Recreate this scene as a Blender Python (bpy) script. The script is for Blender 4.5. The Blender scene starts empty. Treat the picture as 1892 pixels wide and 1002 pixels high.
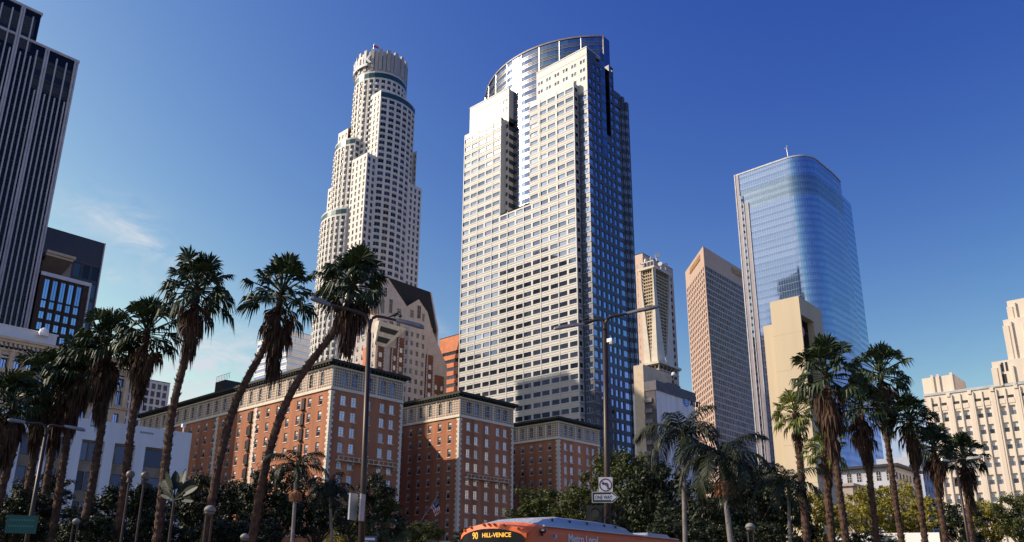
import bpy, math, random
from mathutils import Vector, Matrix
R = math.radians
random.seed(7)
S = bpy.context.scene
# ---------------------------------------------------------------- camera
FPX, CX, CY, PIT, YAW, ROLL, EYE = 1445., 946., 630., .2898, -.7325, .0063, 1.7
IW, IH = 1892., 1002.
Fv = Vector((math.sin(YAW)*math.cos(PIT), math.cos(YAW)*math.cos(PIT), math.sin(PIT)))
_r0 = Vector((math.cos(YAW), -math.sin(YAW), 0)); _u0 = _r0.cross(Fv)
Rv = _r0*math.cos(ROLL) + _u0*math.sin(ROLL)
Uv = -_r0*math.sin(ROLL) + _u0*math.cos(ROLL)
O = Vector((0, 0, EYE))
cam = bpy.data.cameras.new('camera'); camo = bpy.data.objects.new('camera', cam)
S.collection.objects.link(camo); S.camera = camo
M = Matrix((Rv, Uv, -Fv)).transposed().to_4x4(); M.translation = O
camo.matrix_world = M
cam.sensor_width = 36; cam.lens = FPX/IW*36; cam.clip_end = 6000; cam.clip_start = .1
cam.shift_x = 0; cam.shift_y = (CY-IH/2)/IW
# ---------------------------------------------------------------- sun, sky, exposure
SUN_EL, SUN_AZ = R(32.6), math.atan2(-.6, -.6)
sd = Vector((math.sin(SUN_AZ)*math.cos(SUN_EL), math.cos(SUN_AZ)*math.cos(SUN_EL), math.sin(SUN_EL)))
sl = bpy.data.lights.new('sun', 'SUN'); sl.energy = 5.0; sl.angle = R(.5); sl.color = (1, .87, .70)
so = bpy.data.objects.new('sun', sl); S.collection.objects.link(so)
so.rotation_euler = sd.to_track_quat('Z', 'Y').to_euler(); so.location = (0, 0, 300)
W = bpy.data.worlds.new('World'); S.world = W; W.use_nodes = True
nt = W.node_tree; nt.nodes.clear()
def N(t, k, **kw):
    n = t.nodes.new(k)
    for a, b in kw.items(): setattr(n, a, b)
    return n
sky = N(nt, 'ShaderNodeTexSky', sky_type='NISHITA', sun_disc=False, sun_elevation=SUN_EL,
        sun_rotation=SUN_AZ % (2*math.pi), altitude=100, air_density=1.15, dust_density=.7, ozone_density=3.2)
bg = N(nt, 'ShaderNodeBackground'); bg.inputs['Strength'].default_value = SKY_STR = .1
wo = N(nt, 'ShaderNodeOutputWorld')
tint = N(nt, 'ShaderNodeMix', data_type='RGBA', blend_type='MULTIPLY'); tint.inputs['Factor'].default_value = 1
tint.inputs[7].default_value = (.95, .90, 1.12, 1)
nt.links.new(sky.outputs[0], tint.inputs[6])
# thin clouds, laid out by direction in the sky
SKYRESP = ((37., 2.3, .60, .62), (13.4, 1.98, .66, .46), (1.49, .82, .82, .16))
tc = N(nt, 'ShaderNodeTexCoord'); mp = N(nt, 'ShaderNodeMapping')
def ray(px, py): return (Rv*((px-CX)/FPX) - Uv*((py-CY)/FPX) + Fv).normalized()
geo_dir = tc.outputs['Generated']
# deepen the blue of the sky: each channel gets its own response
sep = N(nt, 'ShaderNodeSeparateColor'); nt.links.new(tint.outputs[2], sep.inputs[0]); cmb = N(nt, 'ShaderNodeCombineColor')
sdot = N(nt, 'ShaderNodeVectorMath', operation='DOT_PRODUCT'); nt.links.new(tc.outputs['Generated'], sdot.inputs[0]); sdot.inputs[1].default_value = (math.sin(SUN_AZ), math.cos(SUN_AZ), 0)  # brighter towards the sun
for ch, (k_, pw, mxv, glw) in enumerate(SKYRESP):
    a_ = N(nt, 'ShaderNodeMath', operation='MULTIPLY'); a_.inputs[1].default_value = .066; nt.links.new(sep.outputs[ch], a_.inputs[0])
    b_ = N(nt, 'ShaderNodeMath', operation='POWER'); b_.inputs[1].default_value = pw; nt.links.new(a_.outputs[0], b_.inputs[0])
    c_ = N(nt, 'ShaderNodeMath', operation='MULTIPLY'); c_.inputs[1].default_value = k_/SKY_STR; nt.links.new(b_.outputs[0], c_.inputs[0])
    d_ = N(nt, 'ShaderNodeMath', operation='MINIMUM'); d_.inputs[1].default_value = mxv/SKY_STR; nt.links.new(c_.outputs[0], d_.inputs[0])
    e_ = N(nt, 'ShaderNodeMath', operation='MULTIPLY_ADD'); nt.links.new(sdot.outputs['Value'], e_.inputs[0]); e_.inputs[1].default_value = glw; e_.inputs[2].default_value = 1.03
    f_ = N(nt, 'ShaderNodeMath', operation='MULTIPLY'); nt.links.new(d_.outputs[0], f_.inputs[0]); nt.links.new(e_.outputs[0], f_.inputs[1]); nt.links.new(f_.outputs[0], cmb.inputs[ch])
prev = cmb.outputs[0]
noise = N(nt, 'ShaderNodeTexNoise', noise_dimensions='3D'); noise.inputs['Scale'].default_value = 15
noise.inputs['Detail'].default_value = 8; noise.inputs['Roughness'].default_value = .68; noise.inputs['Distortion'].default_value = .7
mp.inputs['Scale'].default_value = (1, 1, 2.4); nt.links.new(geo_dir, mp.inputs[0]); nt.links.new(mp.outputs[0], noise.inputs['Vector'])
ramp = N(nt, 'ShaderNodeMapRange'); ramp.inputs[1].default_value = .40; ramp.inputs[2].default_value = .70
nt.links.new(noise.outputs[0], ramp.inputs[0])
acc = None
# (centre px, along px, half length, half width, strength) -> oriented ellipses on the sky sphere
for (x, y, ax, ay, hl, hw, st) in [(245, 435, 310, 472, .085, .022, 1.1), (375, 690, 410, 684, .075, .050, 2.6), (250, 385, 285, 405, .05, .02, .35),
                                   (205, 510, 225, 512, .014, .010, .9), (300, 530, 360, 560, .09, .02, .45), (440, 612, 480, 640, .05, .018, .6),
                                   (130, 400, 170, 420, .05, .025, .3), (815, 610, 840, 640, .03, .012, .35), (-500, 600, -400, 620, .3, .10, .7)]:
    c = ray(x, y); a = (ray(ax, ay)-c); a = (a - c*a.dot(c)).normalized(); b = c.cross(a)
    def dotn(v):
        n = N(nt, 'ShaderNodeVectorMath', operation='DOT_PRODUCT'); nt.links.new(geo_dir, n.inputs[0]); n.inputs[1].default_value = v; return n.outputs['Value']
    def m(op, p, q=None):
        n = N(nt, 'ShaderNodeMath', operation=op)
        for i, v in enumerate((p, q)):
            if v is None: continue
            if isinstance(v, (int, float)): n.inputs[i].default_value = v
            else: nt.links.new(v, n.inputs[i])
        return n.outputs[0]
    da = m('MULTIPLY', dotn(a), 1/hl); db = m('MULTIPLY', dotn(b), 1/hw)
    q = m('ADD', m('MULTIPLY', da, da), m('MULTIPLY', db, db))
    g = m('MULTIPLY', m('POWER', 2.718, m('MULTIPLY', q, -1.6)), st)
    g = m('MULTIPLY', g, m('GREATER_THAN', dotn(c), 0))
    acc = g if acc is None else m('ADD', acc, g)
cf = m('MULTIPLY', m('MULTIPLY', acc, ramp.outputs[0]), .8)
cm = N(nt, 'ShaderNodeMix', data_type='RGBA'); nt.links.new(cf, cm.inputs['Factor']); nt.links.new(prev, cm.inputs[6])
cm.inputs[7].default_value = (6.4, 6.9, 7.6, 1)
nt.links.new(cm.outputs[2], bg.inputs[0]); nt.links.new(bg.outputs[0], wo.inputs[0])
S.view_settings.view_transform = 'Standard'; S.view_settings.look = 'None'
S.view_settings.exposure = .05; S.view_settings.gamma = 1
S.cycles.max_bounces = 5
# ---------------------------------------------------------------- pixel helpers (1892x1002 photo) for measuring real positions
def onZ(px, py, z): d = ray(px, py); return O + d*((z-EYE)/d.z)
def onX(px, py, x): d = ray(px, py); return O + d*(x/d.x)
def onY(px, py, y): d = ray(px, py); return O + d*(y/d.y)
def atD(px, py, dist): d = ray(px, py); return O + d*(dist/math.hypot(d.x, d.y))
def proj(p):
    q = Vector(p)-O; z = q.dot(Fv)
    if z < .1: return (-9999, -9999, z)
    return (CX+FPX*q.dot(Rv)/z, CY-FPX*q.dot(Uv)/z, z)
# ---------------------------------------------------------------- materials
def mat(name, col, rough=.8, metal=0., var=.18, scale=.4, bump=0., bscale=8., rand=0., spec=.5, dirt=None, zstreak=False, coat=0.):
    m_ = bpy.data.materials.new(name); m_.use_nodes = True; t = m_.node_tree; p = t.nodes['Principled BSDF']
    p.inputs['Roughness'].default_value = rough; p.inputs['Metallic'].default_value = metal
    p.inputs['Specular IOR Level'].default_value = spec; p.inputs['Coat Weight'].default_value = coat
    g = N(t, 'ShaderNodeNewGeometry'); no = N(t, 'ShaderNodeTexNoise'); no.inputs['Scale'].default_value = scale; no.inputs['Detail'].default_value = 6
    src = g.outputs['Position']
    if zstreak:
        mpp = N(t, 'ShaderNodeMapping'); mpp.inputs['Scale'].default_value = (1, 1, .12); t.links.new(src, mpp.inputs[0]); src = mpp.outputs[0]
    t.links.new(src, no.inputs['Vector'])
    mr = N(t, 'ShaderNodeMapRange'); mr.inputs[1].default_value = .3; mr.inputs[2].default_value = .7
    mr.inputs[3].default_value = 1-var; mr.inputs[4].default_value = 1+var; t.links.new(no.outputs[0], mr.inputs[0])
    fac = mr.outputs[0]
    if rand:
        ri = N(t, 'ShaderNodeMapRange'); ri.inputs[3].default_value = 1-rand; ri.inputs[4].default_value = 1+rand
        ad = N(t, 'ShaderNodeMath', operation='ADD'); fr = N(t, 'ShaderNodeMath', operation='FRACT'); oi = N(t, 'ShaderNodeObjectInfo')
        t.links.new(g.outputs['Random Per Island'], ad.inputs[0]); t.links.new(oi.outputs['Random'], ad.inputs[1]); t.links.new(ad.outputs[0], fr.inputs[0])
        t.links.new(fr.outputs[0], ri.inputs[0])
        mu = N(t, 'ShaderNodeMath', operation='MULTIPLY'); t.links.new(fac, mu.inputs[0]); t.links.new(ri.outputs[0], mu.inputs[1]); fac = mu.outputs[0]
    vm = N(t, 'ShaderNodeVectorMath', operation='SCALE'); vm.inputs[0].default_value = col[:3]; t.links.new(fac, vm.inputs['Scale'])
    t.links.new(vm.outputs[0], p.inputs['Base Color'])
    if bump:
        b = N(t, 'ShaderNodeBump'); b.inputs['Strength'].default_value = bump; n2 = N(t, 'ShaderNodeTexNoise'); n2.inputs['Scale'].default_value = bscale
        n2.inputs['Detail'].default_value = 4
        t.links.new(g.outputs['Position'], n2.inputs['Vector']); t.links.new(n2.outputs[0], b.inputs['Height']); t.links.new(b.outputs[0], p.inputs['Normal'])
    return m_
def glassmat(name, dark, light, rough=.04, metal=.9, wob=.02, wscale=.25):
    """coated window glass: reflective, each pane a slightly different tone"""
    m_ = bpy.data.materials.new(name); m_.use_nodes = True; t = m_.node_tree; p = t.nodes['Principled BSDF']
    p.inputs['Roughness'].default_value = rough; p.inputs['Metallic'].default_value = metal
    g = N(t, 'ShaderNodeNewGeometry'); oi = N(t, 'ShaderNodeObjectInfo'); ad = N(t, 'ShaderNodeMath', operation='ADD'); fr = N(t, 'ShaderNodeMath', operation='FRACT')
    t.links.new(g.outputs['Random Per Island'], ad.inputs[0]); t.links.new(oi.outputs['Random'], ad.inputs[1]); t.links.new(ad.outputs[0], fr.inputs[0])
    mx = N(t, 'ShaderNodeMix', data_type='RGBA'); t.links.new(fr.outputs[0], mx.inputs['Factor'])
    mx.inputs[6].default_value = (*dark, 1); mx.inputs[7].default_value = (*light, 1); t.links.new(mx.outputs[2], p.inputs['Base Color'])
    no = N(t, 'ShaderNodeTexNoise'); no.inputs['Scale'].default_value = wscale; t.links.new(g.outputs['Position'], no.inputs['Vector'])
    b = N(t, 'ShaderNodeBump'); b.inputs['Strength'].default_value = wob; b.inputs['Distance'].default_value = 1; t.links.new(no.outputs[0], b.inputs['Height']); t.links.new(b.outputs[0], p.inputs['Normal'])
    return m_
def leafmat(name, a, b, trans=.25, rough=.55):
    m_ = bpy.data.materials.new(name); m_.use_nodes = True; t = m_.node_tree; p = t.nodes['Principled BSDF']
    p.inputs['Roughness'].default_value = rough; p.inputs['Specular IOR Level'].default_value = .35
    g = N(t, 'ShaderNodeNewGeometry'); no = N(t, 'ShaderNodeTexNoise'); no.inputs['Scale'].default_value = .9; t.links.new(g.outputs['Position'], no.inputs['Vector'])
    ad = N(t, 'ShaderNodeMath', operation='ADD'); t.links.new(g.outputs['Random Per Island'], ad.inputs[0]); t.links.new(no.outputs[0], ad.inputs[1])
    mr = N(t, 'ShaderNodeMapRange'); mr.inputs[1].default_value = .35; mr.inputs[2].default_value = 1.4; t.links.new(ad.outputs[0], mr.inputs[0])
    mx = N(t, 'ShaderNodeMix', data_type='RGBA'); t.links.new(mr.outputs[0], mx.inputs['Factor']); mx.inputs[6].default_value = (*a, 1); mx.inputs[7].default_value = (*b, 1)
    t.links.new(mx.outputs[2], p.inputs['Base Color'])
    tr = N(t, 'ShaderNodeBsdfTranslucent'); t.links.new(mx.outputs[2], tr.inputs[0]); ms = N(t, 'ShaderNodeMixShader'); ms.inputs[0].default_value = trans
    out = t.nodes['Material Output']; t.links.new(p.outputs[0], ms.inputs[1]); t.links.new(tr.outputs[0], ms.inputs[2]); t.links.new(ms.outputs[0], out.inputs[0])
    return m_
def glow(name, col, e):
    m_ = bpy.data.materials.new(name); m_.use_nodes = True; p = m_.node_tree.nodes['Principled BSDF']
    p.inputs['Base Color'].default_value = (0, 0, 0, 1); p.inputs['Emission Color'].default_value = (*col, 1); p.inputs['Emission Strength'].default_value = e
    return m_
# ---------------------------------------------------------------- mesh builder
class MB:
    def __init__(s): s.v = []; s.f = []; s.m = []
    def poly(s, pts, mi=0):
        n = len(s.v); s.v += [tuple(p) for p in pts]; s.f.append(tuple(range(n, n+len(pts)))); s.m.append(mi)
    def hexa(s, c, mi=0):  # 8 corners: bottom 0-3 ccw, top 4-7
        n = len(s.v); s.v += [tuple(p) for p in c]
        for f in ((3, 2, 1, 0), (4, 5, 6, 7), (0, 1, 5, 4), (1, 2, 6, 5), (2, 3, 7, 6), (3, 0, 4, 7)):
            s.f.append(tuple(n+i for i in f)); s.m.append(mi)
    def box(s, x0, x1, y0, y1, z0, z1, mi=0):
        s.hexa([(x0, y0, z0), (x1, y0, z0), (x1, y1, z0), (x0, y1, z0), (x0, y0, z1), (x1, y0, z1), (x1, y1, z1), (x0, y1, z1)], mi)
    def bar(s, a, b, w, h, mi=0, up=(0, 0, 1)):
        a = Vector(a); b = Vector(b); d = (b-a).normalized(); up = Vector(up)
        if abs(d.dot(up)) > .98: up = Vector((1, 0, 0))
        r = d.cross(up).normalized(); u = r.cross(d)
        r = r*w/2; u = u*h/2
        s.hexa([a-r-u, a+r-u, b+r-u, b-r-u, a-r+u, a+r+u, b+r+u, b-r+u], mi)
    def tube(s, pts, rad, n=8, mi=0, cap=True):
        pts = [Vector(p) for p in pts]; rad = rad if isinstance(rad, (list, tuple)) else [rad]*len(pts)
        base = len(s.v); ref = Vector((.31, .17, 1)).normalized()
        for i, p in enumerate(pts):
            d = (pts[min(i+1, len(pts)-1)]-pts[max(i-1, 0)]).normalized()
            rr = ref if abs(d.dot(ref)) < .95 else Vector((1, 0, 0))
            a = d.cross(rr).normalized(); b = d.cross(a)
            for k in range(n):
                t = 2*math.pi*k/n; s.v.append(tuple(p+(a*math.cos(t)+b*math.sin(t))*rad[i]))
        for i in range(len(pts)-1):
            for k in range(n):
                k2 = (k+1) % n; s.f.append((base+i*n+k, base+i*n+k2, base+(i+1)*n+k2, base+(i+1)*n+k)); s.m.append(mi)
        if cap:
            s.f.append(tuple(base+k for k in range(n))[::-1]); s.m.append(mi)
            s.f.append(tuple(base+(len(pts)-1)*n+k for k in range(n))); s.m.append(mi)
    def lathe(s, c, prof, n=14, mi=0):
        c = Vector(c); s.tube([c+Vector((0, 0, z)) for r, z in prof], [max(r, .001) for r, z in prof], n, mi)
    def prism(s, pts, z0, z1, mi=0, top=True, bot=True, sides=True, mtop=None):
        n = len(pts)
        if sides:
            for i in range(n):
                a, b = pts[i], pts[(i+1) % n]
                s.poly([(a[0], a[1], z0), (b[0], b[1], z0), (b[0], b[1], z1), (a[0], a[1], z1)], mi)
        if top: s.poly([(p[0], p[1], z1) for p in pts], mi if mtop is None else mtop)
        if bot: s.poly([(p[0], p[1], z0) for p in pts[::-1]], mi)
    def slab(s, pts, n_, th, mi=0):
        """planar polygon pts (3D) extruded by vector n_*th backwards"""
        n_ = Vector(n_)*th; a = [Vector(p) for p in pts]; b = [p-n_ for p in a]
        s.poly(a, mi); s.poly(b[::-1], mi)
        for i in range(len(a)):
            j = (i+1) % len(a); s.poly([a[j], a[i], b[i], b[j]], mi)
    def build(s, name, mats, parent=None, root=None, smooth=False, label=None, kind=None):
        me = bpy.data.meshes.new(name)
        off = Vector((0, 0, 0))
        q = parent
        while q is not None: off += q.location; q = q.parent
        me.from_pydata([tuple(Vector(v)-off) for v in s.v], [], s.f)
        mats = mats if isinstance(mats, (list, tuple)) else [mats]
        for m_ in mats: me.materials.append(m_)
        me.polygons.foreach_set('material_index', s.m)
        if smooth: me.polygons.foreach_set('use_smooth', [True]*len(s.f))
        me.update()
        o = bpy.data.objects.new(name, me); S.collection.objects.link(o)
        if parent is not None: o.parent = parent
        if label: o['label'] = label
        if kind: o['kind'] = kind
        return o
def thing(name, label, cat, loc, group=None):
    o = bpy.data.objects.new(name, None); S.collection.objects.link(o); o.location = loc; o.empty_display_size = .5
    o['label'] = label; o['category'] = cat
    if group: o['group'] = group
    return o
def tag(o, label, cat, group=None, kind=None):
    o['label'] = label; o['category'] = cat
    if group: o['group'] = group
    if kind: o['kind'] = kind
    return o
def solid(name, label, cat, mb, mats, loc, group=None, smooth=False):
    """a thing made of one mesh, with its origin at its base"""
    mb.v = [tuple(Vector(v)-Vector(loc)) for v in mb.v]
    o = mb.build(name, mats, smooth=smooth); o.location = loc
    return tag(o, label, cat, group)
def textmesh(name, txt, size, mats, parent, origin, xdir, updir, th=.02, bend=None, align='LEFT', bold=0.0, sx=1.):
    cu = bpy.data.curves.new(name, 'FONT'); cu.body = txt; cu.size = size; cu.extrude = th/2; cu.offset = bold*size; cu.align_x = align
    tmp = bpy.data.objects.new('tmp', cu); S.collection.objects.link(tmp)
    dg = bpy.context.evaluated_depsgraph_get(); me = bpy.data.meshes.new_from_object(tmp.evaluated_get(dg))
    bpy.data.objects.remove(tmp); me.name = name
    X = Vector(xdir).normalized(); U_ = Vector(updir).normalized(); Z = X.cross(U_)
    off = Vector((0, 0, 0)); q = parent
    while q is not None: off += q.location; q = q.parent
    for v in me.vertices:
        c = v.co.copy(); c.x *= sx
        v.co = (Vector(bend(c)) if bend else Vector(origin)+X*c.x+U_*c.y+Z*c.z) - off
    me.materials.clear()
    for m_ in (mats if isinstance(mats, list) else [mats]): me.materials.append(m_)
    o = bpy.data.objects.new(name, me); S.collection.objects.link(o); o.parent = parent
    return o
# ---------------------------------------------------------------- facades
_wm = {}
def winmesh(st, w, h):
    """one window: frame and glass, front facing -Y, origin at its centre on the glass plane"""
    key = (st['id'], round(w, 2), round(h, 2))
    if key in _wm: return _wm[key]
    mb = MB(); fw = st.get('fw', .07); nx = st.get('nx', 1); nz = st.get('nz', 1); fd = st.get('fd', .06)
    if fw > 0:
        mb.box(-w/2, -w/2+fw, -fd, .02, -h/2, h/2, 1); mb.box(w/2-fw, w/2, -fd, .02, -h/2, h/2, 1)
        mb.box(-w/2+fw, w/2-fw, -fd, .02, -h/2, -h/2+fw, 1); mb.box(-w/2+fw, w/2-fw, -fd, .02, h/2-fw, h/2, 1)
        for i in range(1, nx):
            x = -w/2+w*i/nx; mb.box(x-fw/2, x+fw/2, -fd+.004, .02, -h/2+fw, h/2-fw, 1)
        for i in range(1, nz):
            z = -h/2+h*i/nz; mb.box(-w/2+fw, w/2-fw, -fd+.008, .02, z-fw/2, z+fw/2, 1)
    if st.get('split'):   # a drawn blind behind the upper part of the pane
        k = st['split']; mb.poly([(-w/2, 0, -h/2), (w/2, 0, -h/2), (w/2, 0, h/2-h*k), (-w/2, 0, h/2-h*k)], 0)
        mb.poly([(-w/2, 0, h/2-h*k), (w/2, 0, h/2-h*k), (w/2, 0, h/2), (-w/2, 0, h/2)], 2)
    elif st.get('arch'):
        r = w/2; pts = [(-w/2, 0, -h/2), (w/2, 0, -h/2)] + [(r*math.cos(t), 0, h/2-r+r*math.sin(t)) for t in [math.pi*k/8 for k in range(9)]]
        mb.poly(pts, 0)
    else: mb.poly([(-w/2, 0, -h/2), (w/2, 0, -h/2), (w/2, 0, h/2), (-w/2, 0, h/2)], 0)
    _wm[key] = mb; return mb
class Bld:
    def __init__(s, name, label, loc, wall, zvis=0, group=None, cat='building'):
        s.root = thing(name, label, cat, Vector(loc), group); s.wall = wall; s.wmb = MB(); s.wins = []; s.zvis = zvis
    def facade(s, P0, P1, z0, z1, cols, rows, st, depth=.35, mb=None, mi=0, skip=None):
        mb = mb or s.wmb; P0 = Vector((P0[0], P0[1], 0)); P1 = Vector((P1[0], P1[1], 0)); u = (P1-P0).normalized(); n = Vector((u.y, -u.x, 0)); L = (P1-P0).length
        ang = math.atan2(u.y, u.x)
        def q(a, b, za, zb, d=0):
            A = P0+u*a-n*d; B = P0+u*b-n*d; mb.poly([(A.x, A.y, za), (B.x, B.y, za), (B.x, B.y, zb), (A.x, A.y, zb)], mi)
        cols = [c for c in cols if c[0] >= -.001 and c[1] <= L+.001]; rows = [r for r in rows if r[0] >= z0 and r[1] <= z1]
        z = z0
        for za, zb in rows:
            if za > z+1e-4: q(0, L, z, za)
            x = 0
            for ci, (a, b) in enumerate(cols):
                if skip and skip(a, za):
                    continue
                if a > x+1e-4: q(x, a, za, zb)
                A = P0+u*a; B = P0+u*b; Ai = A-n*depth; Bi = B-n*depth
                mb.poly([(A.x, A.y, za), (Ai.x, Ai.y, za), (Ai.x, Ai.y, zb), (A.x, A.y, zb)], mi)
                mb.poly([(B.x, B.y, zb), (Bi.x, Bi.y, zb), (Bi.x, Bi.y, za), (B.x, B.y, za)], mi)
                mb.poly([(A.x, A.y, za), (B.x, B.y, za), (Bi.x, Bi.y, za), (Ai.x, Ai.y, za)], mi)
                mb.poly([(A.x, A.y, zb), (Ai.x, Ai.y, zb), (Bi.x, Bi.y, zb), (B.x, B.y, zb)], mi)
                c = (Ai+Bi)/2; s.wins.append((Vector((c.x, c.y, (za+zb)/2)), ang, b-a, zb-za, st, n)); x = b
            if x < L-1e-4: q(x, L, za, zb)
            z = zb
        if z < z1-1e-4: q(0, L, z, z1)
    def plain(s, P0, P1, z0, z1, mb=None, mi=0): s.facade(P0, P1, z0, z1, [], [], None, mb=mb, mi=mi)
    def finish(s, wallmats=None, maxw=100, wname='window'):
        s.wmb.build('wall', wallmats or [s.wall], s.root)
        cand = []
        for i, w in enumerate(s.wins):
            x, y, d = proj(w[0]); vis = (-5 < x < IW+5 and -5 < y < IH+5 and (w[0]-O).dot(w[5]) < 0 and w[0].z > s.zvis)
            cand.append((-(w[2]*w[3])*(abs((w[0]-O).normalized().dot(w[5]))+.05)/d**2 if vis else 1, i))
        cand.sort(); pick = [i for k, i in cand if k < 0][:maxw]; ps = set(pick)
        cache = {}
        for i in pick:
            c, ang, w, h, st, n = s.wins[i]; key = (st['id'], round(w, 2), round(h, 2))
            if key not in cache:
                src = winmesh(st, w, h); me = bpy.data.meshes.new(wname); me.from_pydata(src.v, [], src.f)
                for m_ in st['mats']: me.materials.append(m_)
                me.polygons.foreach_set('material_index', src.m); me.update(); cache[key] = me
            o = bpy.data.objects.new(wname, cache[key]); S.collection.objects.link(o); o.parent = s.root
            o.location = c-s.root.location; o.rotation_euler = (0, 0, ang)
        rest = {}
        for i, (c, ang, w, h, st, n) in enumerate(s.wins):
            if i in ps: continue
            rest.setdefault(tuple(m_.name for m_ in st['mats']), []).append(i)
        if rest:
            mb = MB(); mats = []; 
            for names, idx in rest.items():
                base = len(mats); mats += list(s.wins[idx[0]][4]['mats'])
                for i in idx:
                    c, ang, w, h, st, n = s.wins[i]; src = winmesh(st, w, h); ca, sa = math.cos(ang), math.sin(ang); o_ = len(mb.v)
                    mb.v += [(c.x+x*ca-y*sa, c.y+x*sa+y*ca, c.z+z) for x, y, z in src.v]
                    mb.f += [tuple(o_+k for k in f) for f in src.f]; mb.m += [base+k for k in src.m]
            mb.build(wname, mats, s.root, kind='stuff')
        return s.root
def reg(L, n, frac, m0=0., m1=None):
    m1 = m0 if m1 is None else m1; p = (L-m0-m1)/n
    return [(m0+p*(i+.5-frac/2), m0+p*(i+.5+frac/2)) for i in range(n)]
def floors(z0, z1, pitch, lo, hi):
    out = []; z = z0
    while z+pitch <= z1+.01: out.append((z+lo, z+hi)); z += pitch
    return out
def floors_down(ztop, zbot, pitch, lo, hi):
    """floors counted down from the roof: lo / hi measured below each floor's top"""
    out = []; z = ztop
    while z-pitch >= zbot-.01: out.append((z-hi, z-lo)); z -= pitch
    return out[::-1]
# ================================================================ materials
M_ = {}
M_['granite'] = mat('pale_granite', (.53, .505, .475), .5, 0, .06, .15, spec=.5)
M_['granite_ledge'] = mat('granite_ledge', (.50, .475, .43), .55, 0, .05, .3)
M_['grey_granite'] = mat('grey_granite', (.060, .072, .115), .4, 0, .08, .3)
M_['brick'] = mat('red_brick', (.42, .165, .085), .9, 0, .30, .35, bump=.15, bscale=5, zstreak=True)
M_['brick_dark'] = mat('brown_brick', (.20, .085, .05), .9, 0, .16, .6)
M_['brick_bronze'] = mat('bronze_brick', (.07, .04, .028), .8, 0, .12, .6)
M_['cream'] = mat('cream_stone', (.60, .48, .35), .85, 0, .12, .5, bump=.1)
M_['pinkstone'] = mat('pink_stone', (.56, .48, .44), .85, 0, .10, .4)
M_['white'] = mat('white_paint', (.74, .73, .74), .6, 0, .05, .3, zstreak=True)
M_['whiteblock'] = mat('white_concrete', (.84, .77, .77), .7, 0, .12, .4, zstreak=True)
M_['usb'] = mat('ivory_granite', (.66, .62, .57), .6, 0, .07, .2)
M_['dark'] = mat('dark_metal', (.02, .02, .025), .5, .2, .1, .5)
M_['black'] = mat('black_panel', (.008, .008, .01), .35, 0, .1, .5)
M_['louver'] = mat('louvred_panel', (.05, .045, .045), .6, 0, .35, 1.2)
M_['pilaster'] = mat('stone_pilaster', (.58, .53, .53), .6, 0, .12, .25)
M_['roofgreen'] = mat('weathered_copper', (.022, .025, .020), .7, .1, .3, 1.5)
M_['roofgrey'] = mat('roof_gravel', (.16, .15, .14), .95, 0, .2, 1)
M_['slate'] = mat('black_slate', (.012, .012, .012), .8, 0, .3, .8)
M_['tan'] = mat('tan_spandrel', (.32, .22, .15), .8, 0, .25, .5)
M_['pink'] = mat('pink_granite', (.60, .42, .34), .55, 0, .08, .3)
M_['bronze'] = mat('bronze_granite', (.50, .34, .255), .5, 0, .08, .3)
M_['orange'] = mat('orange_brick', (.66, .24, .12), .85, 0, .14, .5)
M_['yellow'] = mat('yellow_stucco', (.60, .485, .34), .9, 0, .09, .35, bump=.05, zstreak=True)
M_['purple'] = mat('mauve_stucco', (.20, .13, .13), .9, 0, .1, .3)
M_['deco'] = mat('terracotta_tile', (.70, .60, .50), .75, 0, .07, .5, zstreak=True)
M_['red'] = mat('red_trim', (.50, .05, .05), .6)
M_['frame_w'] = mat('white_window_frame', (.62, .60, .57), .5, 0, .03)
M_['frame_d'] = mat('dark_window_frame', (.02, .02, .022), .4, .3, .03)
M_['frame_m'] = mat('metal_window_frame', (.45, .46, .48), .35, .6, .03)
M_['teal'] = mat('teal_glass_band', (.025, .075, .09), .3, .2, .15, .4)
M_['blind'] = mat('window_blind', (.60, .60, .60), .8, 0, .06, 1, rand=.25)
G_ = {}
G_['blue'] = glassmat('sky_blue_glass', (.28, .40, .62), (.42, .56, .82), .03, .95, .015)
G_['office'] = glassmat('office_glass', (.15, .20, .29), (.50, .58, .70), .05, .92, .02)
G_['dark'] = glassmat('dark_glass', (.02, .022, .028), (.10, .11, .14), .05, .7, .02)
G_['old'] = glassmat('old_sash_glass', (.03, .035, .045), (.20, .22, .26), .06, .5, .05)
G_['pale'] = glassmat('pale_sash_glass', (.45, .45, .46), (.98, .95, .90), .15, .40, .06)
G_['curtain'] = glassmat('curtain_wall_glass', (.30, .40, .60), (.38, .48, .68), .045, .92, .01)
G_['lens'] = glassmat('lens_glass', (.15, .20, .32), (.24, .31, .46), .10, .95, .02)
G_['rib'] = glassmat('tower_black_glass', (.010, .010, .013), (.03, .03, .036), .1, .5, .02)
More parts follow.
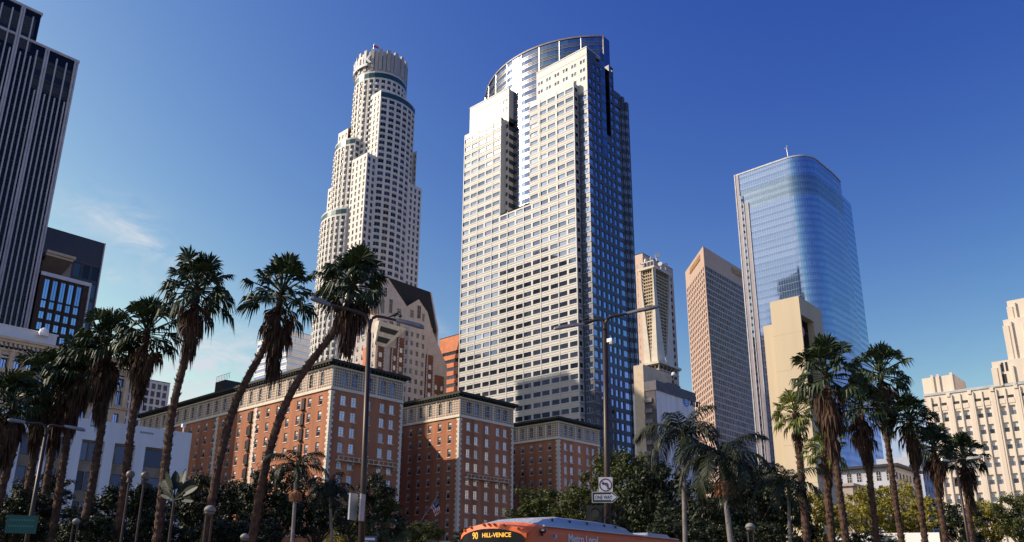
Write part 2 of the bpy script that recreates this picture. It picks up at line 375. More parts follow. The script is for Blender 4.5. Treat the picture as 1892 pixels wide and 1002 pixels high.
def diaper(name, a, b, sc):
    m_ = bpy.data.materials.new(name); m_.use_nodes = True; t = m_.node_tree; p = t.nodes['Principled BSDF']; p.inputs['Roughness'].default_value = .85
    g = N(t, 'ShaderNodeNewGeometry'); sp = N(t, 'ShaderNodeSeparateXYZ'); t.links.new(g.outputs['Position'], sp.inputs[0])
    def mm(op, x, y):
        n = N(t, 'ShaderNodeMath', operation=op)
        for i, v in enumerate((x, y)):
            if isinstance(v, (int, float)): n.inputs[i].default_value = v
            else: t.links.new(v, n.inputs[i])
        return n.outputs[0]
    u = mm('ADD', sp.outputs[0], sp.outputs[1]); a1 = mm('ADD', u, sp.outputs[2]); a2 = mm('SUBTRACT', u, sp.outputs[2])
    cb = N(t, 'ShaderNodeCombineXYZ'); t.links.new(a1, cb.inputs[0]); t.links.new(a2, cb.inputs[1]); cb.inputs[2].default_value = .3
    ck = N(t, 'ShaderNodeTexChecker'); t.links.new(cb.outputs[0], ck.inputs['Vector']); ck.inputs['Scale'].default_value = sc
    ck.inputs['Color1'].default_value = (*a, 1); ck.inputs['Color2'].default_value = (*b, 1); t.links.new(ck.outputs[0], p.inputs['Base Color'])
    return m_
M_['diaper'] = diaper('diamond_patterned_stone', (.62, .52, .42), (.26, .16, .11), 1.6)
ST = {
 'gas': dict(id='gas', fw=.06, nx=1, mats=[G_['office'], M_['frame_m']], fd=.05),
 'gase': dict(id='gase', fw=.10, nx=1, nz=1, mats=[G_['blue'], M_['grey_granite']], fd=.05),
 'gasw': dict(id='gasw', fw=.10, nx=3, nz=1, mats=[G_['blue'], M_['frame_m']], fd=.05),
 'small': dict(id='small', fw=.06, mats=[G_['office'], M_['frame_d']]),
 'usb': dict(id='usb', fw=.09, nx=2, mats=[G_['dark'], M_['frame_m']], fd=.08),
 'sash': dict(id='sash', fw=.09, nx=1, nz=2, mats=[G_['old'], M_['frame_w'], M_['blind']], split=.35),
 'sash2': dict(id='sash2', fw=.09, nx=2, nz=4, mats=[G_['pale'], M_['frame_w']]),
 'arch': dict(id='arch', fw=0, arch=1, mats=[G_['old'], M_['frame_w'], M_['diaper']]),
 'blue': dict(id='blue', fw=.12, nx=2, mats=[G_['blue'], M_['frame_d']]),
 'dark': dict(id='dark', fw=.10, nx=1, mats=[G_['dark'], M_['frame_d']]),
 'band': dict(id='band', fw=.08, nx=2, mats=[G_['dark'], M_['frame_d']]),
 'wells': dict(id='wells', fw=0, mats=[G_['dark'], M_['frame_d']]),
 'deco': dict(id='deco', fw=.08, nx=1, nz=2, mats=[G_['old'], M_['frame_w'], M_['blind']], split=.5),
 'slit': dict(id='slit', fw=0, mats=[G_['rib'], M_['frame_d']]),
 'blueband': dict(id='blueband', fw=.0, mats=[G_['curtain'], M_['frame_d']]),
}
def arch_fill(mb_fn):
    pass
_ow = winmesh
def winmesh(st, w, h):
    key = (st['id'], round(w, 2), round(h, 2))
    new = key not in _wm; mb = _ow(st, w, h)
    if new and st.get('arch'):   # stone around the round head, sash bars
        r = w/2; d = st.get('fill', .22)
        arc = [(r*math.cos(t), h/2-r+r*math.sin(t)) for t in [math.pi*k/8 for k in range(9)]]
        mb.poly([(x, -d, z) for x, z in arc[:5]][::-1]+[(w/2, -d, h/2)][::1], 2) if False else None
        mb.poly([(w/2, -d, h/2)]+[(x, -d, z) for x, z in arc[4::-1]][0:5], 2)
        mb.poly([(-w/2, -d, h/2)]+[(x, -d, z) for x, z in arc[:3:-1]], 2)
        for i in range(8):
            (x0, z0), (x1, z1) = arc[i], arc[i+1]; mb.poly([(x0, -d, z0), (x0, 0, z0), (x1, 0, z1), (x1, -d, z1)], 2)
        mb.box(-.04, .04, -.05, .01, -h/2, h/2-.05, 1)
        for k in (.30, .55): mb.box(-w/2, w/2, -.04, .012, -h/2+h*k-.04, -h/2+h*k+.04, 1)
        mb.box(-w/2, -w/2+.07, -.05, .01, -h/2, h/2-r, 1); mb.box(w/2-.07, w/2, -.05, .01, -h/2, h/2-r, 1)
    return mb
ygl = lambda px, py, X: onX(px, py, X).y
xgl = lambda px, py, Y: onY(px, py, Y).x
def cols_px(pairs, py, fixed, val, origin):
    """window columns measured on the photo along a wall: fixed='x' east walls, 'y' south walls"""
    out = []
    for a, b in pairs:
        if fixed == 'x': out.append((ygl(a, py, val)-origin, ygl(b, py, val)-origin))
        else: out.append((xgl(a, py, val)-origin, xgl(b, py, val)-origin))
    return out
# ================================================================ granite tower with the glass lens (centre)
GX, GY, GZ = -177.3, 236.3, 207.
GL = -244.6
def gas_tower():
    b = Bld('granite_tower', 'white granite skyscraper with a notched front and a curved blue glass crown', (-205, 250, 0), M_['granite'], zvis=58); b.root['category'] = 'skyscraper'
    P = 4.43
    # front slab; columns: one, six pairs, one
    L = GX-GL; pw = L/14.; cols = []
    for i in range(14):
        a = i*pw; w = pw*.86
        g = .5 if i % 2 == 1 else 0
        lo = a+pw*.5-w/2 + (.14 if i % 2 else -.14); cols.append((lo, lo+w))
    NA, NB = -220.3-GL, -202.6-GL       # notch between these, above the sill
    rows = floors_down(GZ-1.6, 6, P, .35, 2.35)
    sill = 157.6
    lowrows = [r for r in rows if r[1] < sill-.8]; hirows = [r for r in rows if r[0] > sill]
    b.facade((GL, GY), (GX, GY), 0, sill, cols, lowrows, ST['gas'], .3)
    ca = [c for c in cols if c[1] <= NA+.3]; cb = [(c[0]-NB, c[1]-NB) for c in cols if c[0] >= NB-.3]
    n_l, n_r = 5, 5
    b.facade((GL, GY), (GL+NA, GY), sill, GZ, reg(NA, 5, .86), hirows, ST['gas'], .3)
    b.facade((GL+NB, GY), (GX, GY), sill, GZ, reg(L-NB, 5, .86), hirows, ST['gas'], .3)
    # slab sides and tops
    b.facade((GX, GY), (GX, GY+3), 0, GZ, [(.5, 2.6)], rows, ST['dark'], .3)
    b.wmb.box(GL+.002, GX-.002, GY+.5, GY+1.6, sill-.01, sill+.02)
    b.wmb.box(GL, GL+NA, GY, GY+1.8, GZ, GZ+.9); b.wmb.box(GL+NB, GX, GY, GY+1.8, GZ, GZ+.9)
    # notch sides
    b.plain((GL+NA, GY), (GL+NA, GY+3), sill, GZ+.9)
    b.plain((GL+NB, GY+8), (GL+NB, GY), sill, GZ+.9)
    b.wmb.box(GL+NA, GL+NB, GY, GY+14, sill-.6, sill)
    b.plain((GL, GY+40), (GL, GY), 0, GZ)
    # upper blocks set back behind the slab
    UY, UZ = GY+3., 224.3
    UE = -172.2
    rowsU = floors_down(UZ-4.6, GZ-3, 4.4, .9, 2.6)
    rx0 = -201.; LE = -218.2
    def pairs(L, n):
        o = []; p = L/n
        for i in range(n):
            c = p*(i+.5); o += [(c-1.35, c-.25), (c+.25, c+1.35)]
        return o
    b.facade((rx0, UY), (UE, UY), GZ-5, UZ, pairs(UE-rx0, 6), rowsU, ST['small'], .25)
    b.facade((GL+.2, UY), (LE, UY), GZ+.9, UZ, pairs(LE-GL-.2, 6)[8:], rowsU, ST['small'], .25)
    b.facade((GL+NA, UY), (LE, UY), sill, GZ+.9, [(.5, LE-GL-NA-.35)], hirows, ST['dark'], .2)
    lou = MB(); z = sill
    b.plain((LE, UY), (LE, UY+9), sill, GZ)
    while z < GZ: lou.box(LE+.002, LE+.12, UY+.3, UY+7, z, z+2.3); z += 4.43
    lou.build('notch_louvres', M_['louver'], b.root)
    b.plain((LE, UY), (LE, UY+7), GZ-5, UZ); b.plain((rx0, UY+12), (rx0, UY), GZ-5, UZ); b.plain((GL+.2, UY+30), (GL+.2, UY), GZ-5, UZ)
    for (x0, x1) in ((rx0, UE), (GL+.2, LE)):   # cap with a lip
        b.wmb.box(x0-.15, x1+.15, UY-.15, UY+.5, UZ-.02, UZ+.5); b.wmb.box(x0-.1, x1+.1, UY-.1, UY, UZ-3.6, UZ-3.3)
        b.wmb.poly([(x0, UY+.5, UZ-1.5), (x1, UY+.5, UZ-1.5), (x1, UY+7, UZ-1.5), (x0, UY+7, UZ-1.5)])
    b.wmb.box(UE-.7, UE, UY, UY+10.5, UZ+.002, UZ+.5); 
    # horizontal sill ledges that cast the fine shadow lines of the front
    led = MB()
    for za, zb in rows:
        segs = [(GL, GX)] if zb < sill else [(GL, GL+NA), (GL+NB, GX)]
        for x0, x1 in segs:
            led.box(x0, x1, GY-.14, GY-.001, za-.62, za-.35); led.box(x0, x1, GY-.12, GY-.001, za-1.75, za-1.6)
    led.build('sill_ledges', M_['granite_ledge'], b.root)
    ml = MB(); 
    for i in range(0, 15, 2):
        x = GL+i*pw+ (pw if False else 0)
        if i == 0: x += .23
        if i == 14: x -= .23
        z1 = GZ if not (NA-.3 < x-GL < NB+.3) else sill
        ml.box(x-.22, x+.22, GY-.15, GY-.002, 0, z1)
    ml.build('vertical_fins', M_['granite'], b.root)
    # ---- grey east body
    e = MB(); EX = -172.2; SY = GY+3.
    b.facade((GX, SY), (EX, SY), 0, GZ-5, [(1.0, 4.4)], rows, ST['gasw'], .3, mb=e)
    rowsE = floors_down(GZ-1.6, 6, P, .1, 2.75)
    E1 = 27.5
    pyr = 420
    cols = cols_px([(1090.5, 1100.3), (1103.4, 1108.4), (1111.8, 1116.8), (1120.3, 1125.3), (1128.2, 1133.2), (1136.4, 1141.4), (1144.7, 1154.6)], pyr, 'x', EX, SY)
    E1 = cols[-1][1]+.4; cols[0] = (.35, cols[0][1])
    stl = [ST['gasw']]+[ST['gase']]*5+[ST['gasw']]
    # cover column by column so wide bays carry their own window kind
    edges = [0]+[(cols[i][1]+cols[i+1][0])/2 for i in range(6)]+[E1]
    # the slot where the glass lens meets the east wall
    ys = [SY+x for x in edges]
    topz = {0: UZ, 1: UZ, 2: UZ-3, 3: 228, 4: 222, 5: 222, 6: 213}
    for i in range(7):
        rr = rowsE if i in (0, 6) else [(a-.15, c+.0) for a, c in rowsE]
        zt = topz[i]; y0 = SY if i else UY
        if i == 0:
            b.facade((EX, SY), (EX, ys[1]), 0, GZ-5, [(cols[0][0], cols[0][1])], rr, stl[0], .3, mb=e)
            b.facade((EX, UY), (EX, ys[1]), GZ-5, UZ, [(1.2, 3.4), (4.6, 6.6)], [(z+P, w+P) for z, w in rr if z > GZ-10][:4], ST['gase'], .3, mb=e)
        elif i in (3,):   # glass bay: lens runs down the wall here
            b.facade((EX, ys[i]), (EX, ys[i+1]), 0, 175, [(cols[i][0]-edges[i], cols[i][1]-edges[i])], [r for r in rr if r[1] < 175], stl[i], .3, mb=e)
        elif i == 4:
            b.facade((EX, ys[i]), (EX, ys[i+1]), 0, 187, [(cols[i][0]-edges[i], cols[i][1]-edges[i])], [r for r in rr if r[1] < 187], stl[i], .3, mb=e)
        else:
            b.facade((EX, ys[i]), (EX, ys[i+1]), 0, zt, [(cols[i][0]-edges[i], cols[i][1]-edges[i])], [r for r in rr if r[1] < zt] + [(za, zb) for za, zb in [(rr[-1][0]+P*k, rr[-1][1]+P*k) for k in (1, 2, 3)] if zb < zt-2.5], stl[i], .3, mb=e)
    # dark slot behind bay 4, glass skin in bay 3
    e.poly([(EX-2.2, ys[4], 187), (EX-2.2, ys[5], 187), (EX-2.2, ys[5], 222), (EX-2.2, ys[4], 222)], 1)
    e.poly([(EX, ys[4], 187), (EX, ys[5], 187), (EX-2.2, ys[5], 187), (EX-2.2, ys[4], 187)])
    e.poly([(EX-2.2, ys[5], 187), (EX, ys[5], 187), (EX, ys[5], 222), (EX-2.2, ys[5], 222)], 1)
    # tops
    e.poly([(EX-12, SY, UZ-1.5), (EX, SY, UZ-1.5), (EX, ys[3], UZ-1.5), (EX-12, ys[3], UZ-1.5)])
    e.poly([(EX-8, ys[4], 221), (EX, ys[4], 221), (EX, ys[6], 221), (EX-8, ys[6], 221)]); e.poly([(EX, ys[6], 213), (EX, ys[6], 222), (EX-8, ys[6], 222), (EX-8, ys[6], 213)][::-1])
    e.box(EX-.6, EX, ys[5], ys[6], 223.4, 224.4); e.box(EX-.6, EX, ys[5], ys[5]+.6, 222.002, 223.4); e.box(EX-.6, EX, ys[6]-.6, ys[6], 222.002, 223.4); e.box(EX-8, EX-.6, ys[5], ys[5]+.5, 222.002, 224.4)
    # stepped north-east corner
    yk = SY+E1
    xs, yy = EX, yk
    for k, dx in enumerate((.9, .9)):
        zt = 212-2.5*k
        b.facade((xs, yy), (xs+dx, yy), 0, zt, [(.1, dx-.1)], rowsE, ST['gasw'], .2, mb=e)
        b.facade((xs+dx, yy), (xs+dx, yy+1.9), 0, zt, [(.2, 1.7)], rowsE, ST['gasw'], .25, mb=e)
        e.poly([(xs-5, yy, zt), (xs+dx, yy, zt), (xs+dx, yy+1.9, zt), (xs-5, yy+1.9, zt)]); xs += dx; yy += 1.9
    b.plain((xs, yy), (GL, yy), 0, 205, mb=e); e.poly([(GL, GY+3, 205), (LE, GY+3, 205), (LE, yk, 205), (GL, yk, 205)]); e.poly([(rx0, GY+3, 205), (EX, GY+3, 205), (EX, yk, 205), (rx0, yk, 205)])
    # pale spandrel blocks on the shaded step
    led = e
    for za, zb in rows:
        led.box(GX+.001, GX+.16, GY+.3, GY+2.8, za-1.5, za-.5, 2); led.box(GX+.6, EX-.1, SY-.18, SY-.002, za-.55, za-.3, 2)
        led.box(EX+.001, EX+.14, SY+.2, SY+cols[0][1], za-1.15, za-.75, 2)
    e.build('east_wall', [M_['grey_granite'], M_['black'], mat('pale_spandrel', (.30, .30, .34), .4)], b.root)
    # ---- glass lens: boat-shaped plan
    pts = [(onZ(x, y, 243)) for x, y in ((897, 178), (905, 150), (925, 125), (960, 100), (1000, 84), (1050, 73), (1100, 66), (1114, 66))]
    ctrl = [(p.x, p.y) for p in pts]
    # smooth arc through measured ends and middle
    a, m_, c = Vector(ctrl[0]), Vector((-211, 242.6)), Vector(ctrl[-1])
    def circ(a, b_, c):
        ax, ay, bx, by, cx, cy = a.x, a.y, b_.x, b_.y, c.x, c.y; d = 2*(ax*(by-cy)+bx*(cy-ay)+cx*(ay-by))
        ux = ((ax*ax+ay*ay)*(by-cy)+(bx*bx+by*by)*(cy-ay)+(cx*cx+cy*cy)*(ay-by))/d; uy = ((ax*ax+ay*ay)*(cx-bx)+(bx*bx+by*by)*(ax-cx)+(cx*cx+cy*cy)*(bx-ax))/d
        return Vector((ux, uy)), (Vector((ux, uy))-a).length
    cc, rr = circ(a, m_, c); t0 = math.atan2(a.y-cc.y, a.x-cc.x); t1 = math.atan2(c.y-cc.y, c.x-cc.x)
    if t1 < t0: t1 += 2*math.pi
    nseg = 40; arc = [(cc.x+rr*math.cos(t0+(t1-t0)*i/nseg), cc.y+rr*math.sin(t0+(t1-t0)*i/nseg)) for i in range(nseg+1)]
    gl = MB(); fr = MB(); zt = 243.; zb = sill
    z = zt; k = 0
    def ring(z0, z1, mi, d=0., mbx=None):
        for i in range(nseg):
            (x0, y0), (x1, y1) = arc[i], arc[i+1]; nx, ny = y1-y0, -(x1-x0); l = math.hypot(nx, ny); nx, ny = nx/l*d, ny/l*d
            (mbx or gl).poly([(x0+nx, y0+ny, z0), (x1+nx, y1+ny, z0), (x1+nx, y1+ny, z1), (x0+nx, y0+ny, z1)], mi)
            if d:
                mbx.poly([(x0, y0, z0), (x1, y1, z0), (x1+nx, y1+ny, z0), (x0+nx, y0+ny, z0)], mi); mbx.poly([(x0+nx, y0+ny, z1), (x1+nx, y1+ny, z1), (x1, y1, z1), (x0, y0, z1)], mi)
    ring(zt-.7, zt, 0, .35, fr); z = zt-1.0
    while z-4.3 > zb-2:
        ring(z-2.6, z, 0); ring(z-4.3, z-2.6, 1)
        ring(z-2.62, z-2.35, 1, .18, fr); ring(z-4.35, z-4.1, 1, .18, fr); ring(z-3.4, z-3.2, 1, .1, fr); z -= 4.3
    for i in range(0, nseg+1, 5):
        x, y = arc[i]; fr.box(x-.12, x+.12, y-.25, y-.02, zb, zt-1, 1)
    # the upper body behind, east end and roof
    e1 = arc[-1]; e0 = arc[0]
    gl.poly([(e1[0], e1[1], 190), (e1[0], e1[1]+5, 190), (e1[0], e1[1]+5, zt), (e1[0], e1[1], zt)], 0)
    for zz in [175+4.3*k for k in range(16)]: fr.box(e1[0]+.002, e1[0]+.1, e1[1], e1[1]+5, zz, zz+.3, 1)
    fr.box(e1[0]-.3, e1[0]+.3, e1[1]-.3, e1[1]+.3, 190, zt, 0)
    gl.poly([(x, y, zt-.3) for x, y in arc]+[(e1[0], e1[1]+5, zt-.3), (-215, 275, zt-.3)], 1)
    gl.poly([(e1[0], e1[1]+5, 190), (-215, 275, 190), (-215, 275, zt), (e1[0], e1[1]+5, zt)], 1); gl.poly([(-215, 275, 190), (e0[0], e0[1], 190), (e0[0], e0[1], zt), (-215, 275, zt)], 1)
    # glass skin following the wall below the east end
    y3, y4 = ys[3], ys[4]
    for k in range(16):
        z1 = 228-4.43*k; 
        if z1 < 175: break
        gl.poly([(EX+.05, y3, z1-2.9), (EX+.05, y4, z1-2.9), (EX+.05, y4, z1), (EX+.05, y3, z1)], 0)
        gl.poly([(EX+.05, y3, z1-4.43), (EX+.05, y4, z1-4.43), (EX+.05, y4, z1-2.9), (EX+.05, y3, z1-2.9)], 2)
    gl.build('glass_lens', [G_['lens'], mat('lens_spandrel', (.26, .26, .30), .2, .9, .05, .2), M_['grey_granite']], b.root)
    fr.build('lens_frame', [mat('lens_rim', (.30, .24, .20), .5), mat('lens_bars', (.30, .30, .32), .35, .8)], b.root)
    b.finish()
gas_tower()
# ================================================================ round stepped ivory tower
def round_tower():
    C = Vector((-342.5, 257.5)); P = 3.95
    b = Bld('round_tower', 'ivory skyscraper stepping in to a round white crown with rooftop lettering', (C.x, C.y, 0), M_['usb'], zvis=150); b.root['category'] = 'skyscraper'
    def arcpts(c, r, t0, t1, n): return [(c[0]+r*math.cos(R(t0+(t1-t0)*i/n)), c[1]+r*math.sin(R(t0+(t1-t0)*i/n))) for i in range(n+1)]
    def bulge(p, q, h, n):
        p = Vector(p); q = Vector(q); l = (q-p).length; r = (l*l/4+h*h)/(2*h); u = (q-p)/l; nn = Vector((u.y, -u.x)); c = (p+q)/2-nn*(r-h)
        t0 = math.atan2(p.y-c.y, p.x-c.x); t1 = math.atan2(q.y-c.y, q.x-c.x)
        if t1 < t0: t1 += 2*math.pi
        return [(c.x+r*math.cos(t0+(t1-t0)*i/n), c.y+r*math.sin(t0+(t1-t0)*i/n)) for i in range(n+1)]
    def wallrun(pts, z0, z1, wide=.62, teal=0, per=1, parap=1.2):
        rows = floors_down(z1-parap-teal, z0, P, .6, 3.15); tb = MB(); lg = b.wmb
        for i in range(len(pts)-1):
            l = math.hypot(pts[i+1][0]-pts[i][0], pts[i+1][1]-pts[i][1])
            b.facade(pts[i], pts[i+1], z0, z1, reg(l, per, wide), rows, ST['usb'], .4)
            if teal:
                p, q = Vector(pts[i]), Vector(pts[i+1]); u = (q-p).normalized(); n = Vector((u.y, -u.x))*.06
                tb.poly([(p.x+n.x, p.y+n.y, z1-teal-.6), (q.x+n.x, q.y+n.y, z1-teal-.6), (q.x+n.x, q.y+n.y, z1-.9), (p.x+n.x, p.y+n.y, z1-.9)])
            # rounded ledges between storeys give the scalloped look
            p, q = Vector(pts[i]), Vector(pts[i+1]); u = (q-p).normalized(); n = Vector((u.y, -u.x)); mid = (p+q)/2+n*(.55 if per == 1 else 0)
            if per == 1 and l > 2.5:
                for za, zb in rows:
                    a, c_ = p+u*l*.15, q-u*l*.15
                    lg.poly([(a.x, a.y, za-.9), (mid.x, mid.y, za-.9), (mid.x, mid.y, za-.02), (a.x, a.y, za-.02)]); lg.poly([(mid.x, mid.y, za-.9), (c_.x, c_.y, za-.9), (c_.x, c_.y, za-.02), (mid.x, mid.y, za-.02)])
                    lg.poly([(a.x, a.y, za-.02), (mid.x, mid.y, za-.02), (c_.x, c_.y, za-.02)]); lg.poly([(c_.x, c_.y, za-.9), (mid.x, mid.y, za-.9), (a.x, a.y, za-.9)])
        if tb.v: tb.build('glass_band', M_['teal'], b.root)
    cx, cy = C.x, C.y
    core = arcpts(C, 18.2, -180, 90, 21)
    wallrun(core, 0, 291, .60, 3.6)
    b.wmb.poly([(p[0], p[1], 291) for p in arcpts(C, 18.2, 0, 345, 23)])
    # east bay with bowed face
    eb = bulge((cx+20.5, cy-15), (cx+20.5, cy+15), 4.6, 6)
    wallrun([(cx+6, cy-15), (cx+20.5, cy-15)], 0, 274, .45, 0, 4, 2.0); wallrun(eb, 0, 274, .70, 3.6); b.plain((cx+20.5, cy+15), (cx, cy+15), 0, 274)
    b.wmb.poly([(cx+6, cy-15, 274)]+[(x, y, 274) for x, y in eb]+[(cx+6, cy+15, 274)])
    # west upper block
    wallrun([(cx-22, cy-17), (cx-11, cy-17)], 0, 259, .42, 0, 3, 2.0); b.plain((cx-22, cy+10), (cx-22, cy-17), 0, 259); b.wmb.poly([(cx-22, cy-17, 259), (cx-4, cy-17, 259), (cx-4, cy+10, 259), (cx-22, cy+10, 259)])
    # south bowed bay
    sb = bulge((cx-20.5, cy-20), (cx+4, cy-21), 4.0, 7)
    wallrun(sb, 0, 246, .62, 3.2); wallrun([(cx+4, cy-21), (cx+4, cy-13)], 0, 246, .62, 0, 2); b.plain((cx-20.5, cy-5), (cx-20.5, cy-20), 0, 246)
    b.wmb.poly([(x, y, 246) for x, y in sb]+[(cx+4, cy-13, 246), (cx-20.5, cy-13, 246)])
    # south-east corner block
    wallrun([(cx+4.2, cy-22.5), (cx+20.2, cy-22.5)], 0, 230, .42, 0, 4, 1.4); wallrun([(cx+20.2, cy-22.5), (cx+20.2, cy-15)], 0, 230, .52, 0, 2, 1.4); b.plain((cx+4.2, cy-15), (cx+4.2, cy-22.5), 0, 230)
    b.wmb.poly([(cx+4.2, cy-22.5, 230), (cx+20.2, cy-22.5, 230), (cx+20.2, cy-14, 230), (cx+4.2, cy-14, 230)])
    # south-west corner block
    wallrun([(cx-26, cy-19), (cx-17.6, cy-19)], 0, 222, .42, 0, 2, 1.4); b.plain((cx-26, cy+5), (cx-26, cy-19), 0, 222); b.wmb.poly([(cx-26, cy-19, 222), (cx-15, cy-19, 222), (cx-15, cy, 222), (cx-26, cy, 222)])
    # lower wider south bay with its own glass band
    s2 = bulge((cx-24, cy-24), (cx+4.1, cy-24), 4.6, 8)
    wallrun(s2, 0, 200, .62, 3.2); b.plain((cx+4.1, cy-24), (cx+4.1, cy-20), 0, 200); b.plain((cx-24, cy-10), (cx-24, cy-24), 0, 200)
    b.wmb.poly([(x, y, 200) for x, y in s2]+[(cx+4.1, cy-19, 200), (cx-24, cy-19, 200)])
    # north-east corner block
    wallrun([(cx+22.5, cy+8), (cx+22.5, cy+22.5)], 0, 222, .5, 0, 4, 1.4); b.plain((cx+22.5, cy+22.5), (cx, cy+22.5), 0, 222); b.wmb.poly([(cx+10, cy+8, 222), (cx+22.5, cy+8, 222), (cx+22.5, cy+22.5, 222), (cx+10, cy+22.5, 222)])
    wallrun([(cx+15, cy+17.5), (cx+21.5, cy+17.5)], 222, 246, .5, 0, 2, 1.4)
    # crown: folded fins round the top
    cr = MB(); n = 40
    for i in range(n):
        t0 = 2*math.pi*i/n; t1 = 2*math.pi*(i+.86)/n; ra, rb = 15.2, 18.3
        if i % 2 == 0: rb = 17.7
        hh = 307 if i % 2 else 305.5
        p = [(cx+ra*math.cos(t0), cy+ra*math.sin(t0)), (cx+rb*math.cos(t0), cy+rb*math.sin(t0)), (cx+rb*math.cos(t1), cy+rb*math.sin(t1)), (cx+ra*math.cos(t1), cy+ra*math.sin(t1))]
        cr.prism(p, 292.2, hh)
    cr.prism(arcpts(C, 15.0, 0, 354, 59), 291, 304, 1)
    cr.prism(arcpts(C, 17.9, 0, 354, 59), 291, 292.2)
    cr.build('crown', [mat('crown_fins', (.42, .39, .37), .6, 0, .08), M_['louver']], b.root)
    # curved sign ring on the south-west side with its lettering
    sg = MB(); t0, t1 = 190, 292; r0, r1 = 18.9, 19.6; ns = 30
    for i in range(ns):
        a, c_ = R(t0+(t1-t0)*i/ns), R(t0+(t1-t0)*(i+1)/ns)
        sg.hexa([(cx+r*math.cos(t), cy+r*math.sin(t), z) for z in (295.0, 296.6) for r, t in ((r0, a), (r1, a), (r1, c_), (r0, c_))])
    sgo = sg.build('sign_ring', M_['white'], b.root)
    rr = 19.4
    def bend(c): 
        t = R(234)+c.x/rr; return (cx+(rr+c.z)*math.cos(t), cy+(rr+c.z)*math.sin(t), 296.8+c.y)
    textmesh('sign_letters', 'bank', 11.5, M_['white'], b.root, (0, 0, 0), (1, 0, 0), (0, 0, 1), .5, bend, bold=.02, sx=1.0)
    pole = MB(); px_ = Vector((cx+5, cy-12, 0)); pole.tube([(px_.x, px_.y, 304), (px_.x, px_.y, 314)], .14, 6); po = pole.build('flagpole', M_['frame_m'], b.root)
    fl = MB(); 
    for i in range(5): fl.poly([(px_.x+.45*i, px_.y+.5*i+.2*(i % 2), 313.8-.25*i), (px_.x+.45*(i+1), px_.y+.5*(i+1)+.2*((i+1) % 2), 313.8-.25*(i+1)), (px_.x+.45*(i+1), px_.y+.5*(i+1)+.2*((i+1) % 2), 312.0-.25*(i+1)), (px_.x+.45*i, px_.y+.5*i+.2*(i % 2), 312.0-.25*i)])
    fl.build('flag', mat('red_flag', (.55, .06, .05), .8), po)
    b.finish(); b.root.scale = (.88, .88, 1)
round_tower()
